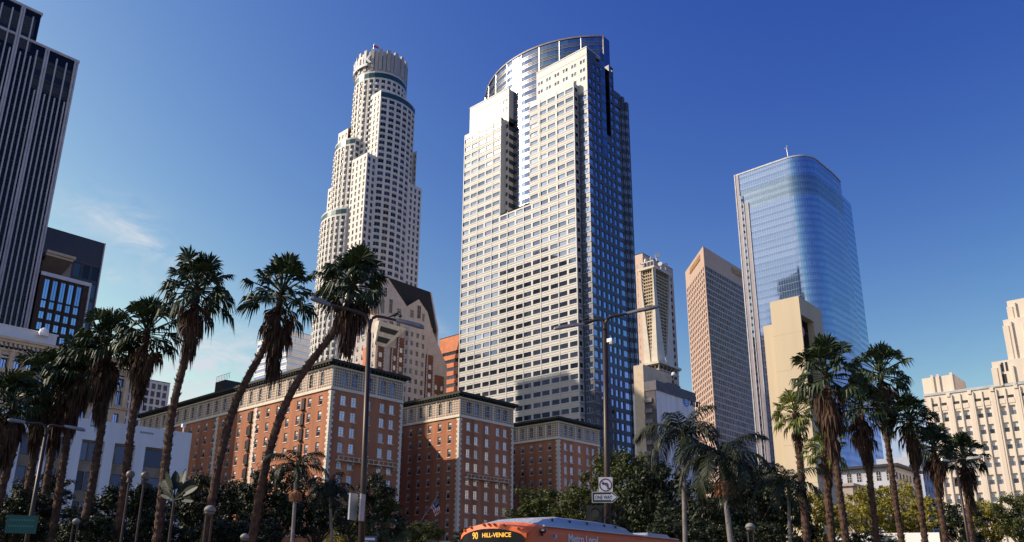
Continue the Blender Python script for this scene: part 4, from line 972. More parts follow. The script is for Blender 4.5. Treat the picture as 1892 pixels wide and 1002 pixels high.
def right_group():
    # salmon granite tower and, in front, the lattice tower
    H1 = 165; g = onZ(1187, 467, H1); X, Y = g.x, g.y; b = Bld('salmon_tower', 'salmon granite office tower behind the cream lattice tower', (X-10, Y+15, 0), M_['pink'], zvis=85)
    L = 26; yN = ygl(1243, 498, X); rows = floors_down(H1-5, 4, 4.05, .8, 3.0)
    b.facade((X-L, Y), (X, Y), 0, H1, [(a, a+1.25) for i in range(6) for a in (L-3.6-i*4.1-1.35, L-3.6-i*4.1+.05)], rows, ST['dark'], .3)
    b.facade((X, Y), (X, yN), 0, H1, reg(yN-Y, 7, .8, 1.5), rows, ST['dark'], .3)  # wide dark panes imitate the shade on this side
    b.wmb.box(X-L, X, Y, yN, H1-.4, H1-.02); b.plain((X, yN), (X-L, yN), 0, H1); b.plain((X-L, yN), (X-L, Y), 0, H1); b.finish()
    H2 = 154.5; g = onZ(1207, 492, H2); X, Y = g.x, g.y; b = Bld('lattice_tower', 'cream telecom tower with flared fins, lattice grilles and rooftop horn antennas', (X-5, Y+7, 0), mat('lattice_cream', (.74, .68, .58), .75, 0, .08, .4))
    w = abs(X-xgl(1183, 496, Y)); d = abs(ygl(1236, 498, X)-Y)
    zs = onX(1210, 668, X).z; zt = H2; ww, dd = w, d
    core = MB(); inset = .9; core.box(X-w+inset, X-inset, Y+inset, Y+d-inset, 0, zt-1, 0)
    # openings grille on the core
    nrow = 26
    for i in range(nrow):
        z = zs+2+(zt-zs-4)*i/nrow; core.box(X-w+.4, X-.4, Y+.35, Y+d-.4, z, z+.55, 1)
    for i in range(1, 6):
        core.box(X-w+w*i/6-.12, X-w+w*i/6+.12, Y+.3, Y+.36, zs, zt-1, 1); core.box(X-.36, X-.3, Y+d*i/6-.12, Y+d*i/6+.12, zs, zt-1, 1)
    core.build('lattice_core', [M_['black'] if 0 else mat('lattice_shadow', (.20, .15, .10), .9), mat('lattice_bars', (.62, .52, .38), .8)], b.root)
    # tapering fins: wide at the base, narrow at the top, flaring out
    H_ = zt-zs
    def fin(P, u, n_, a, sgn):
        """fin starts at wall end P, runs along u; width 0.46 of face at bottom, 0.06 at top"""
        m = MB(); K = 10; prev = None
        for k in range(K+1):
            t = k/K; z = zs+H_*t; wd = a*(.47-.40*min(1, (t/.80))**1.1) ; out = 0.15+.9*max(0, t-.55)**2*3
            P0 = Vector(P)+Vector(n_)*out; P1 = P0+Vector(u)*wd
            row = [(P0.x, P0.y, z), (P1.x, P1.y, z), (P1.x-n_[0]*1.2, P1.y-n_[1]*1.2, z), (P0.x-n_[0]*1.2, P0.y-n_[1]*1.2, z)]
            if prev:
                for i in range(4): j = (i+1) % 4; m.poly([prev[i], prev[j], row[j], row[i]] if sgn > 0 else [prev[j], prev[i], row[i], row[j]])
            prev = row
        m.poly(prev); m.build('fin', b.wall, b.root)
    fin((X-w, Y, 0), (1, 0, 0), (0, -1, 0), w, 1); fin((X, Y, 0), (-1, 0, 0), (0, -1, 0), w, -1)
    fin((X, Y, 0), (0, 1, 0), (1, 0, 0), d, 1); fin((X, Y+d, 0), (0, -1, 0), (1, 0, 0), d, -1)
    # flaring base stage
    bs = MB(); z1 = zs-1; z0 = z1-18
    for k in range(7):
        z = z0+(z1-z0)*k/6; o = .5+1.6*(k/6)**2; 
        for s in range(6):
            xx = X-w-o+(w+2*o)*s/5; bs.tube([(xx, Y-o, z), (X-w+(w)*s/5, Y-.4, z-3)], .16, 4)
            yy = Y-o+(d+2*o)*s/5; bs.tube([(X+o, yy, z), (X+.4, Y+d*s/5, z-3)], .16, 4)
        bs.box(X-w-o, X+o, Y-o, Y-o+.3, z, z+.5); bs.box(X+o-.3, X+o, Y-o, Y+d+o, z, z+.5)
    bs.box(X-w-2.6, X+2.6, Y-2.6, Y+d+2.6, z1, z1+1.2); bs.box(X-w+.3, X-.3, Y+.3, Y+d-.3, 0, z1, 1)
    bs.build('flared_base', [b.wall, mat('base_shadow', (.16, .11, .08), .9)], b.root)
    dk = MB(); dk.box(X-w-.6, X+.9, Y-.9, Y+d+.9, zt-1, zt+.2); dk.tube([(X-w+1, Y+1, zt), (X-w+1, Y+1, zt+3.4)], .2, 6); dk.box(X-w, X-.2, Y+.3, Y+.6, zt+3.2, zt+3.7); dk.box(X-w, X-w+.3, Y+.3, Y+d, zt+3.2, zt+3.7)
    for i in range(5): dk.box(X-w+w*i/4-.1, X-w+w*i/4+.1, Y+.3, Y+.5, zt, zt+3.2)
    dk.build('top_deck', b.wall, b.root)
    def horn(px, py, s, ang):
        c = onY(px, py, Y+2); a = Vector((math.cos(ang), math.sin(ang), 0)); m = MB()
        m.tube([c-Vector((0, 0, s*1.5)), c-Vector((0, 0, s*.4)), c+a*s*.2, c+a*s*.9+Vector((0, 0, s*.1))], [s*.18, s*.30, s*.6, s*.75], 10)
        m.build('horn_antenna', M_['white'], b.root)
    for px, py, s, an in ((1195, 482, 1.3, -2.2), (1213, 474, 1.7, -.8), (1205, 478, 1.2, -2.4), (1221, 490, 1.6, -1.3), (1230, 492, 1.5, -1.0)): horn(px, py, s, an)
    for px, py, s, an in ((1231, 663, 1.5, -.6), (1250, 667, 1.2, -1.4), (1184, 668, 1.1, -2.4)):
        c = onY(px, py, Y-1.5 if px < 1200 else Y+3); a = Vector((math.cos(an), math.sin(an), 0)); m = MB(); m.tube([c-Vector((0, 0, 2)), c, c+a*s], [.2, s*.5, s*.9], 8); m.build('horn_antenna', M_['white'], b.root)
    b.finish()
    # white telephone building with blind wall and sign
    g = onZ(1211, 706, 70); X, Y = g.x, g.y; b = Bld('white_blind_building', 'white windowless building with grey cornice and blue globe sign behind the feather palms', (X-8, Y+15, 0), M_['whiteblock'])
    yN = ygl(1282, 724, X); b.wmb.box(X-10, X, Y, yN, 0, 70)
    zt = onY(1172, 682, Y).z; xa, xb = xgl(1171, 690, Y-.5), xgl(1189, 695, Y-.5)
    s = MB(); s.box(xa, xb, Y-.6, Y+20, 0, zt+1); s.build('stair_tower', M_['cream'], b.root)
    k = MB(); k.box(X-10, X+.5, Y-.5, yN+.3, 67, 70.6); k.build('grey_cornice', mat('grey_cornice', (.14, .13, .15), .8), b.root)
    bl = MB(); z = 8
    while z < 66: bl.box(xb+.02, X-1.5, Y-.9, Y-.01, z, z+1.5); z += 3.9
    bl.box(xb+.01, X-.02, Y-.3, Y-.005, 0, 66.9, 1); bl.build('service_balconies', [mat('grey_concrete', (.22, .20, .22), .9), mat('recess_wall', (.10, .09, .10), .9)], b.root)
    c = onX(1268, 742, X+.2); y_ = c.y; z_ = c.z; sgn = MB(); r = 2.2; n = 22
    for i in range(7):
        za = -r+2*r*i/7; zb = za+2*r/7
        f = lambda q: math.sqrt(max(r*r-q*q, 0)); q0, q1 = f(za), f(zb)
        a0 = -q0; 
        sgn.poly([(X+.25, y_-q0, z_+za), (X+.25, y_+q0, z_+za), (X+.25, y_+q1, z_+zb), (X+.25, y_-q1, z_+zb)], 0)
    for i in range(4):
        za = -r*.6+i*r*.42; q = math.sqrt(r*r-za*za); sgn.poly([(X+.3, y_-q*.8, z_+za), (X+.3, y_+q*.5, z_+za-.1), (X+.3, y_+q*.7, z_+za+.22), (X+.3, y_-q*.6, z_+za+.3)], 1)
    sgn.build('globe_sign', [mat('sign_blue', (.05, .22, .70), .4, 0, 0), M_['white']], b.root)
    textmesh('sign_letters', 'AT&T', 3.2, M_['dark'], b.root, (X+.2, ygl(1275, 745, X), onX(1275, 749, X).z), (0, 1, 0), (0, 0, 1), .2, bold=.03)
    rf = MB(); rf.box(X-8, X-3, yN-14, yN-5, 70.6, 73); p = onX(1246, 722, X-1); rf.tube([(X-1, p.y, 70), (X-1, p.y, 75.5)], .12, 6); rf.lathe((X-1, p.y, 75.2), [(.1, 0), (.8, .3), (.9, .8), (.6, 1.5), (0, 1.8)], 8, 1); rf.build('roof_plant', [M_['roofgrey'], M_['white']], b.root)
    b.finish()
    # wedge-shaped bronze granite tower
    A = Vector((-236.2, 459.7)); B_ = Vector((-270.2, 494.6)); C_ = Vector((-236.2, 519.)); H = 220.
    b = Bld('wedge_tower', 'bronze granite skyscraper with a sharp corner and small square windows', (-247, 492, 0), M_['bronze'], zvis=100); b.root['category'] = 'skyscraper'
    rows = floors_down(H-10, 4, 4.15, .3, 3.0); L1 = (A-B_).length; L2 = (C_-A).length
    top = [(a, c+1.0) for a, c in rows[-2:]]
    b.facade(B_, A, 0, H, reg(L1, 11, .52, 1.2), rows[:-1], ST['wellsl'], .5)
    b.facade(A, C_, 0, H, reg(L2, 22, .84, 1.0), [(a-.2, c+.35) for a, c in rows[:-1]], ST['wells'], .12)  # dark panes enlarged so the glass stands in for this face's shade
    b.wmb.poly([(p.x, p.y, H-.5) for p in (B_, A, C_)]); b.plain(C_, B_, 0, H)
    u = (A-B_).normalized(); n = Vector((u.y, -u.x)); zt = H-4
    for nm, P0, uu, off, ln in (('bronze_sign', B_, u, 13, 27), ('bronze_sign', A, Vector((0, 1)), 41.5, 15)):
        nn = Vector((uu.y, -uu.x)); a = P0+uu*off+nn*.02; c = P0+uu*(off+ln)+nn*.02; m = MB()
        for (z0, z1, o_, mi) in ((H-6.3, H-2.6, .25, 0), (H-6.7, H-6.3, .6, 1)):
            m.hexa([(a.x, a.y, z0), (c.x, c.y, z0), (c.x+nn.x*o_, c.y+nn.y*o_, z0), (a.x+nn.x*o_, a.y+nn.y*o_, z0), (a.x, a.y, z1), (c.x, c.y, z1), (c.x+nn.x*o_, c.y+nn.y*o_, z1), (a.x+nn.x*o_, a.y+nn.y*o_, z1)], mi)
        so_ = m.build(nm, [mat('sign_bronze', (.30, .16, .07), .5), mat('sign_lip', (.6, .32, .12), .4, .5)], b.root)
        p = a+nn*.3+uu*.6
        textmesh('sign_letters', 'WELLS FARGO', 3.3, mat('sign_gilt', (.75, .45, .18), .4, .5), b.root, (p.x, p.y, H-5.6), (uu.x, uu.y, 0), (0, 0, 1), .3, bold=.01, sx=(ln-1.5)/24. if ln > 20 else 1.05)
    b.finish()
    # blue glass tower with a rounded corner
    H = 251.7; K_ = 1.1; g = onZ(1357, 325, H); YF = g.y; xl = g.x; XE = -150.7
    b = Bld('rounded_glass_tower', 'blue mirror glass skyscraper with a rounded corner and stone-edged left side', (-150, 430, 0), G_['curtain'], zvis=999); b.root['category'] = 'skyscraper'
    rc = 14.; cen = (XE-rc, YF+rc)
    arc = [(cen[0]+rc*math.cos(R(-90+100*i/18)), cen[1]+rc*math.sin(R(-90+100*i/18))) for i in range(19)]
    # sweep gently out along the east side
    pts = [(xl+3.4, YF)]+arc; dx = arc[-1]; y_end = ygl(1538, 325, XE+1.0)
    e1 = (XE+1.2, 476.); e2 = (XE+.8, 490.)
    plan = [(xl, YF)]+arc[:-2]+[e1, e2, (XE-12, 508), (xl, 508)]
    w = MB(); fl = MB(); P = 4.42
    face = arc[:-2]+[e1, e2]; face = [(xl+2.8, YF)]+face
    z = H; k = 0
    while z > 0:
        z1 = z; zg = max(z-2.6, 0); z0 = max(z-P, 0); dark = 3 <= k <= 5
        for i in range(len(face)-1):
            (x0, y0), (x1, y1) = face[i], face[i+1]
            w.poly([(x0, y0, zg), (x1, y1, zg), (x1, y1, z1), (x0, y0, z1)], 2 if dark else 0); w.poly([(x0, y0, z0), (x1, y1, z0), (x1, y1, zg), (x0, y0, zg)], 1 if not dark else 3)
            nx, ny = (y1-y0), -(x1-x0); l = math.hypot(nx, ny); nx, ny = nx/l*.05, ny/l*.05
            fl.hexa([(x0, y0, zg-.06), (x1, y1, zg-.06), (x1+nx, y1+ny, zg-.06), (x0+nx, y0+ny, zg-.06), (x0, y0, zg+.07), (x1, y1, zg+.07), (x1+nx, y1+ny, zg+.07), (x0+nx, y0+ny, zg+.07)][::1])
        z -= P; k += 1
    dist = 0
    for i in range(len(face)-1):
        a, c = Vector(face[i]), Vector(face[i+1]); l = (c-a).length; n = max(1, round(l/1.5)); u = (c-a)/l; nn = Vector((u.y, -u.x))
        for j in range(n):
            q = a+u*l*j/n; fl.hexa([(q.x+dx_*u.x+dn*nn.x, q.y+dx_*u.y+dn*nn.y, zz) for zz in (0, H) for dx_, dn in ((-.035, -.02), (.035, -.02), (.035, .05), (-.035, .05))])
    w.poly([(x, y, H-.2) for x, y in plan], 1); w.poly([(e2[0], e2[1], 0), (XE-12, 508, 0), (XE-12, 508, H), (e2[0], e2[1], H)], 1); w.poly([(XE-12, 508, 0), (xl, 508, 0), (xl, 508, H), (XE-12, 508, H)], 1); w.poly([(xl, 508, 0), (xl, YF, 0), (xl, YF, H), (xl, 508, H)], 1)
    # eastern rear shoulder, one step lower
    zz = onX(1559, 355, XE+1.2).z; zz = min(zz, 248)
    rear = [(e2[0], e2[1]), (XE+.2, 508.)]
    w.build('curtain_wall', [G_['curtain'], mat('curtain_spandrel', (.27, .36, .54), .09, .92, .04, .1), M_['teal'] if 0 else mat('plant_louvre', (.20, .27, .36), .2, .85, .15, 1), mat('plant_band', (.26, .34, .44), .2, .85, .1)], b.root)
    fl.build('mullions', mat('pale_mullion', (.34, .40, .52), .3, .8, .03), b.root)
    sh = MB(); z = zz-3
    while z > 0:
        z0 = max(z-2.6, 0); sh.poly([(rear[0][0], rear[0][1], z0), (rear[1][0], rear[1][1], z0), (rear[1][0], rear[1][1], z), (rear[0][0], rear[0][1], z)], 0)
        z2 = max(z-P, 0); sh.poly([(rear[0][0], rear[0][1], z2), (rear[1][0], rear[1][1], z2), (rear[1][0], rear[1][1], z0), (rear[0][0], rear[0][1], z0)], 1); z -= P
    sh.poly([(rear[0][0], rear[0][1], zz-3), (rear[1][0], rear[1][1], zz-3), (XE-12, 508, zz-3)], 1); sh.poly([rear[1]+(0,), (XE-12, 510, 0), (XE-12, 510, zz-3), rear[1]+(zz-3,)], 1)
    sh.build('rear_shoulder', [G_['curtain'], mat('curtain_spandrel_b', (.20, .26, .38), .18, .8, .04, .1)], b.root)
    # stone-edged shafts on the left
    st = MB(); zt2 = onY(1386, 345, YF).z; 
    def shaft(x0, x1, y_, z1, mi): st.box(x0, x1, y_, YF+3, 0, z1, mi)
    shaft(xl-.01, xl+.6, YF-.9, H, 0); shaft(xl+.6, xl+2.8, YF-.6, H-1, 2); shaft(xl+2.8, xl+3.2, YF-.8, H-16, 0)
    shaft(xl+3.2, xl+4.6, YF-.6, H-16, 3); shaft(xl+4.6, xl+5.0, YF-.9, H-22, 0); shaft(xl+5.0, xl+7.6, YF-.5, H-22, 2); shaft(xl+7.6, xl+7.9, YF-.8, H-22, 0)
    z = H-20
    while z > 20: st.box(xl+3.35, xl+4.45, YF-.9, YF-.79, z, z+1.6, 1); z -= P
    st.box(xl-.3, XE-rc, YF-.35, YF-.01, H-.7, H+.25, 0)
    for i in range(len(face)-1):
        (x0, y0), (x1, y1) = face[i], face[i+1]
        nx, ny = (y1-y0), -(x1-x0); l = math.hypot(nx, ny); nx, ny = nx/l*.35, ny/l*.35
        if i > 0: st.hexa([(x0, y0, H-.7), (x0+nx, y0+ny, H-.7), (x1+nx, y1+ny, H-.7), (x1, y1, H-.7), (x0, y0, H+.25), (x0+nx, y0+ny, H+.25), (x1+nx, y1+ny, H+.25), (x1, y1, H+.25)])
    st.build('stone_edges', [mat('edge_stone', (.50, .50, .52), .5), G_['dark'], mat('mauve_granite', (.28, .24, .28), .4, 0, .1), G_['office']], b.root)
    an = MB(); p = onY(1456, 286, YF+4); an.tube([(p.x, p.y, H-2), (p.x-.4, p.y, H+8)], .22, 6); an.tube([(p.x-.4, p.y, H+8), (p.x-2.0, p.y, H+9.6)], .18, 5); an.tube([(p.x-.4, p.y, H+8), (p.x+.1, p.y, H+11)], [.5, .15], 6); an.build('roof_antenna', M_['frame_m'], b.root)
    b.finish()
    # yellow campanile in the square
    X, Y, H = -37.8, 99.9, 38.; b = Bld('campanile', 'tall yellow stucco bell tower with a square opening holding a pink sphere', (X-3, Y+4, 0), M_['yellow'])
    xl_ = xgl(1422, 557, Y); yN = ygl(1517, 573, X); t = .9; w = MB()
    oa, ob = ygl(1482, 600, X), ygl(1504, 600, X); z1 = onX(1482, 582, X).z; z0 = 24.
    w.box(xl_, X, Y, oa, 0, H, 0); 
    w.box(xl_, X, ob, yN, 0, H, 0); w.box(xl_, X, oa+.001, ob-.001, 0, z0, 0); w.box(xl_, X, oa+.001, ob-.001, z1, H, 0)
    w.box(xl_, xl_+.5, oa+.001, ob-.001, z0, z1, 0)
    w.box(xgl(1413, 620, Y+.8), xl_-.002, Y+.5, yN-1.5, 0, onY(1415, 600, Y).z, 0)
    w.box(xgl(1413, 620, Y+.8)-.0, xl_+1.7, Y-.35, Y+.49, 0, onY(1415, 600, Y).z-7.5, 0) if False else None
    w.build('tower_walls', [M_['yellow']], b.root)
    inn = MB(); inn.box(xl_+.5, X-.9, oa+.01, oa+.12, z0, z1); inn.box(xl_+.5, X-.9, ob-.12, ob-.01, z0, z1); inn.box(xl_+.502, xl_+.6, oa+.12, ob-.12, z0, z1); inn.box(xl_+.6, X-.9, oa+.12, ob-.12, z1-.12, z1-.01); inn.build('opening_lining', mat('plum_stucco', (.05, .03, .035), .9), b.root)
    sp = MB(); c = onX(1483, 621, X-1.1); r = 1.35; prof = [(r*math.sin(math.pi*i/12), -r*math.cos(math.pi*i/12)) for i in range(13)]; sp.lathe((X-1.3, oa+.25, c.z), prof, 24); sp.v = [(min(a_, X-.05), max(b_, oa+.02), c_) for a_, b_, c_ in sp.v]; sp.build('pink_sphere', mat('pink_paint', (.80, .22, .25), .5), b.root, smooth=True)
    jo = MB()
    for z in range(3, 38, 5): jo.box(xl_, X+.001, Y-.006, Y+.001, z, z+.03); jo.box(X-.001, X+.006, Y, yN, z, z+.03)
    jo.build('plaster_joints', mat('plaster_joint', (.42, .33, .22), .9), b.root)
    b.finish()
    # small shaded buildings on the skyline at the right
    X0 = onZ(1652, 862, 30); b = Bld('loggia_building', 'grey stone building with arcaded top storey and flat overhanging roof, between palm trunks', (X0.x-10, X0.y+8, 0), mat('grey_stone', (.50, .50, .56), .85, 0, .1), zvis=10)
    Y = X0.y; X = X0.x; H = 30.; xa = X-24
    b.facade((xa, Y), (X, Y), 0, H, reg(24, 9, .42), floors_down(H-4.2, 2, 3.4, .6, 2.5), ST['dark'], .3); 
    # arcade of top storey
    b.wins += [(Vector((xa+1.6+2.6*i, Y-.03, H-2.2)), 0., 1.3, 2.6, ST['archd'], Vector((0, -1, 0))) for i in range(9)]
    b.facade((X, Y), (X, Y+24), 0, H, reg(24, 8, .5), floors_down(H-.8, 2, 3.4, .6, 2.5), ST['dark'], .3); b.plain((X, Y+24), (xa, Y+24), 0, H)
    r = MB(); r.box(xa-1, X+1.4, Y-1.4, Y+22, H, H+.7); r.build('overhanging_roof', M_['dark'], b.root); b.finish()
    g = onZ(1690, 843, 40); b = Bld('pale_rear_building', 'plain pale grey building behind the loggia building', (g.x, g.y+10, 0), mat('pale_grey_render', (.46, .49, .58), .85, 0, .08), zvis=10)
    Y = g.y; xa, xb = xgl(1618, 846, Y), xgl(1700, 840, Y)
    b.facade((xa, Y), (xb, Y), 0, 40, reg(xb-xa, 6, .3), floors_down(38, 2, 3.5, .8, 2.6), ST['dark'], .25); b.facade((xb, Y), (xb, Y+20), 0, 40, reg(20, 6, .35), floors_down(38, 2, 3.5, .8, 2.6), ST['dark'], .25); b.plain((xb, Y+20), (xa, Y+20), 0, 40); b.wmb.poly([(xa, Y, 39.7), (xb, Y, 39.7), (xb, Y+20, 39.7), (xa, Y+20, 39.7)])
    b.wmb.box(xb-6, xb-1, Y+2, Y+6, 39.7, 42); b.finish()
    g = onZ(1575, 898, 22); b = Bld('low_arcade_building', 'low pale building edge below the rounded glass tower', (g.x-8, g.y+8, 0), mat('warm_render', (.42, .34, .30), .85, 0, .08), zvis=5)
    b.wmb.box(g.x-16, g.x, g.y, g.y+15, 0, 22); b.wmb.box(g.x-16.5, g.x+.5, g.y-.5, g.y+15.5, 22.001, 22.6); b.finish()
    # art deco building at the right edge
    Y = 223.4; xl_ = -54.3; XR = -20.; H = 48.; b = Bld('art_deco_building', 'cream terracotta art deco office building with vertical piers and stepped tower at right', (-38, Y+12, 0), M_['deco'], zvis=5)
    rows = floors_down(H-5.0, 2, 4.15, .5, 2.9)
    # window pairs measured along a row
    prs = []
    base = [(1727, 1736), (1744, 1753), (1766.5, 1777), (1783, 1793), (1807, 1818), (1824, 1834), (1851, 1862), (1869, 1880)]
    cols = [(xgl(a, 772, Y)-xl_, xgl(c, 772, Y)-xl_) for a, c in base]; step = cols[6][0]-cols[4][0]
    cols = [(c[0]-step*.0, c[1]) for c in cols]
    for k in (1, 2, 3): cols += [(cols[6][0]+step*k, cols[6][1]+step*k), (cols[7][0]+step*k, cols[7][1]+step*k)]
    cols = [c for c in cols if c[1] < XR-xl_-.5]
    b.facade((xl_, Y), (XR, Y), 0, H, cols, rows, ST['deco'], .5)
    b.facade((XR, Y), (XR, Y+25), 0, H, reg(25, 7, .4), rows, ST['deco'], .3); b.plain((XR, Y+25), (xl_, Y+25), 0, H); b.plain((xl_, Y+25), (xl_, Y), 0, H); b.wmb.poly([(xl_, Y, H-.5), (XR, Y, H-.5), (XR, Y+25, H-.5), (xl_, Y+25, H-.5)])
    tr = MB(); cap = b.wmb
    for i in range(0, len(cols)-1, 2):
        a, c, d_ = xl_+cols[i][0], xl_+cols[i][1], xl_+cols[i+1][0]; e_ = xl_+cols[i+1][1]
        m = (c+d_)/2
        tr.box(m-.16, m+.16, Y-.35, Y-.002, 0, H-1.2); tr.box(a-.42, a-.12, Y-.45, Y-.002, 0, H-1.2); 
        cap.box(a-.1, c+.1, Y-.14, Y-.002, H-6.2 if 0 else rows[-1][1]+.55, rows[-1][1]+1.75); cap.box(d_-.1, e_+.1, Y-.14, Y-.002, rows[-1][1]+.55, rows[-1][1]+1.75)
        nxt = xl_+cols[i+2][0] if i+2 < len(cols) else XR
        mm = (e_+nxt)/2; tr.box(mm-.55, mm+.35, Y-.3, Y-.002, 0, H-.6)
        tr.box(mm-.5, mm+.3, Y-.6, Y-.301, H-1.6, H-.7)
    slit = floors_down(H-2.9, H-5, 1.4, 0, .8)
    sl_ = MB()
    for a, c in cols: sl_.box(xl_+a, xl_+c, Y-.06, Y-.003, H-3.6, H-2.95)
    sl_.build('attic_slits', M_['dark'], b.root)
    tr.build('vertical_piers', M_['deco'], b.root)
    pa = MB(); pa.box(xl_, XR, Y-.25, Y+.4, H-.7, H-.1); pa.build('parapet', mat('parapet_metal', (.40, .42, .44), .5, .3), b.root)
    # penthouse and stepped tower
    up = MB(); za = onY(1704, 700, Y+2).z; x1 = xgl(1763, 695, Y+2); up.box(xgl(1703, 700, Y+2), x1, Y+2, Y+14, H-.5, za); 
    for px_ in (1722, 1733, 1758): x = xgl(px_, 700, Y+1.6); up.box(x-.3, x+.3, Y+1.55, Y+1.999, H-.5, za+.5)
    up.build('roof_penthouse', M_['deco'], b.root); up = MB()
    stp = [(1834, 668, 0.0), (1855, 590, 1.2), (1862, 555, 2.4)]
    for (px_, py, dy) in stp:
        x = xgl(px_, py+15, Y+dy); z = onY(px_+8, py, Y+dy).z; up.box(x, XR, Y+dy, Y+18-dy, H-.5, z)
        for q in range(3): xx = x+1.3+q*2.8; up.box(xx, xx+.5, Y+dy-.5, Y+dy-.002, H-.5, z-.8-q*.9)
        up.box(x-.25, x+1.0, Y+dy-.35, Y+dy+1.5, H-.5, z-1.6)
    up.build('stepped_tower', M_['deco'], b.root)
    uw = MB(); x = xgl(1851, 705, Y); uw.box(x, x+1.2, Y-.06, Y-.003, onY(1851, 712, Y).z, onY(1851, 692, Y).z); x = xgl(1853, 680, Y); uw.box(x-.3, x+.2, Y-.05, Y-.003, onY(1853, 687, Y).z, onY(1853, 670, Y).z); uw.box(x+.6, x+1.1, Y-.05, Y-.003, onY(1853, 687, Y).z, onY(1853, 670, Y).z); uw.build('tower_windows', M_['dark'], b.root)
    b.finish()
ST['wellsl'] = dict(id='wellsl', fw=0, mats=[mat('violet_window', (.05, .05, .11), .3, 0, .1, 1, rand=.4), M_['frame_d']])
ST['archd'] = dict(id='archd', fw=0, arch=1, mats=[G_['dark'], M_['frame_w'], M_['whiteblock']], fill=.02)
right_group()
# ================================================================ ground
def sheet(nm, x0, x1, y0, y1, z, m_, label, cat):
    g = MB(); g.poly([(x0, y0, z), (x1, y0, z), (x1, y1, z), (x0, y1, z)]); return tag(g.build(nm, m_), label, cat, kind='structure')
sheet('ground', -3000, 1500, -1500, 3500, 0, mat('paving', (.055, .054, .052), .9, 0, .2, .2), 'grey city paving reaching to the horizon', 'ground')  # colour darkened to stand in for building shade and cut bounced light
M_['asphalt'] = mat('asphalt', (.045, .045, .047), .9, 0, .15, .6, bump=.2, bscale=30)
rd = MB(); rdL = Vector((-.18, .984, 0)).normalized(); rdW = Vector((-rdL.y, rdL.x, 0))
def rect(mb, c, l0, l1, w0, w1, z, z1=None, mi=0):
    P = [c+rdL*l+rdW*w for l, w in ((l0, w1), (l1, w1), (l1, w0), (l0, w0))]
    if z1 is None: mb.poly([(p.x, p.y, z) for p in P][::-1], mi)
    else: mb.hexa([(p.x, p.y, z) for p in P[::-1]]+[(p.x, p.y, z1) for p in P[::-1]], mi)
c0 = Vector((-13, 16, 0))
rect(rd, c0, -60, 140, -9, 5.2, .004); tag(rd.build('road', M_['asphalt']), 'asphalt street the orange bus drives along', 'road', kind='structure')
ln = MB()
for k in range(-10, 30): rect(ln, c0, k*4.5, k*4.5+2.2, -2.0, -1.88, .008)
tag(ln.build('lane_markings', mat('road_paint', (.7, .7, .68), .7)), 'white dashed lane lines painted on the street', 'road markings', kind='structure')
sw = MB(); rect(sw, c0, -60, 140, 5.2, 10.5, 0, .14); rect(sw, c0, -60, 140, -12.5, -9, 0, .14)
tag(sw.build('pavement', mat('concrete_paving', (.30, .29, .27), .9, 0, .12, .8)), 'concrete pavements with kerbs on both sides of the street', 'pavement', kind='structure')
lw = MB(); lw.poly([(-100, 30, .004), (-20, 30, .004), (-20, 120, .004), (-100, 120, .004)]); tag(lw.build('park_lawn', mat('lawn', (.03, .055, .015), .95, 0, .3, 1)), 'dark green lawn of the square under the trees', 'lawn', kind='structure')
# ================================================================ plants
M_['fan'] = leafmat('fan_palm_leaf', (.008, .017, .005), (.034, .054, .014), .10)
M_['deadleaf'] = leafmat('dead_palm_leaf', (.020, .011, .007), (.095, .048, .029), .08, .8)
M_['ptrunk'] = mat('palm_trunk', (.085, .045, .03), .95, 0, .45, 5, bump=.6, bscale=14)
M_['feather'] = leafmat('feather_palm_leaf', (.005, .010, .004), (.020, .028, .009), .08)
M_['paletrunk'] = mat('pale_palm_trunk', (.20, .18, .17), .9, 0, .3, 3, bump=.3, bscale=9)
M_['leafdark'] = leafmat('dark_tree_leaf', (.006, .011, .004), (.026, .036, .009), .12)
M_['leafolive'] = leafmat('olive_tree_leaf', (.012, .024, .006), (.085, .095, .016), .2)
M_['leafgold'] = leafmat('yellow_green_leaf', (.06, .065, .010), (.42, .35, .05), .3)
M_['bark'] = mat('bark', (.07, .05, .04), .95, 0, .3, 3, bump=.5, bscale=12)
rng = random.Random(11)
def rv(): 
    while True:
        v = Vector((rng.uniform(-1, 1), rng.uniform(-1, 1), rng.uniform(-1, 1)))
        if .05 < v.length < 1: return v.normalized()
def fan(mb, base, d, pet, r, nseg=17, droop=.35, mi=0, spread=1.45, pw=.035):
    """one palmate leaf: stalk plus a pleated fan of pointed segments with drooping tips"""
    d = d.normalized(); side = d.cross(Vector((0, 0, 1)))
    if side.length < .1: side = Vector((1, 0, 0))
    side.normalize(); up = side.cross(d).normalized(); roll = rng.uniform(-.7, .7)
    s2 = side*math.cos(roll)+up*math.sin(roll); n = s2.cross(d).normalized()
    mid = base+d*pet*.5+Vector((0, 0, .04*pet)); tip = base+d*pet
    mb.bar(base, tip, pw, pw*.6, mi)
    for i in range(nseg):
        t = -spread+2*spread*(i+.5)/nseg; a = math.cos(t); q = math.sin(t)
        dd = (d*a+s2*q).normalized(); dd = (dd+n*rng.uniform(-.10, .10)).normalized(); rr = r*(1-.18*abs(t)/spread)*rng.uniform(.88, 1.08)
        w = rr*math.sin(spread/nseg)*1.02; pr = dd.cross(n).normalized()
        pz = n*(.035*r*(1 if i % 2 else -1))
        m0 = tip+dd*rr*.62-Vector((0, 0, droop*rr*.12)); e = tip+dd*rr*(1-.15*droop)-Vector((0, 0, droop*rr*rng.uniform(.3, .8)))
        mb.poly([tip, m0-pr*w*.62+pz, m0+pr*w*.62-pz], mi)
        mb.poly([m0-pr*w*.62+pz, e, m0+pr*w*.62-pz], mi)
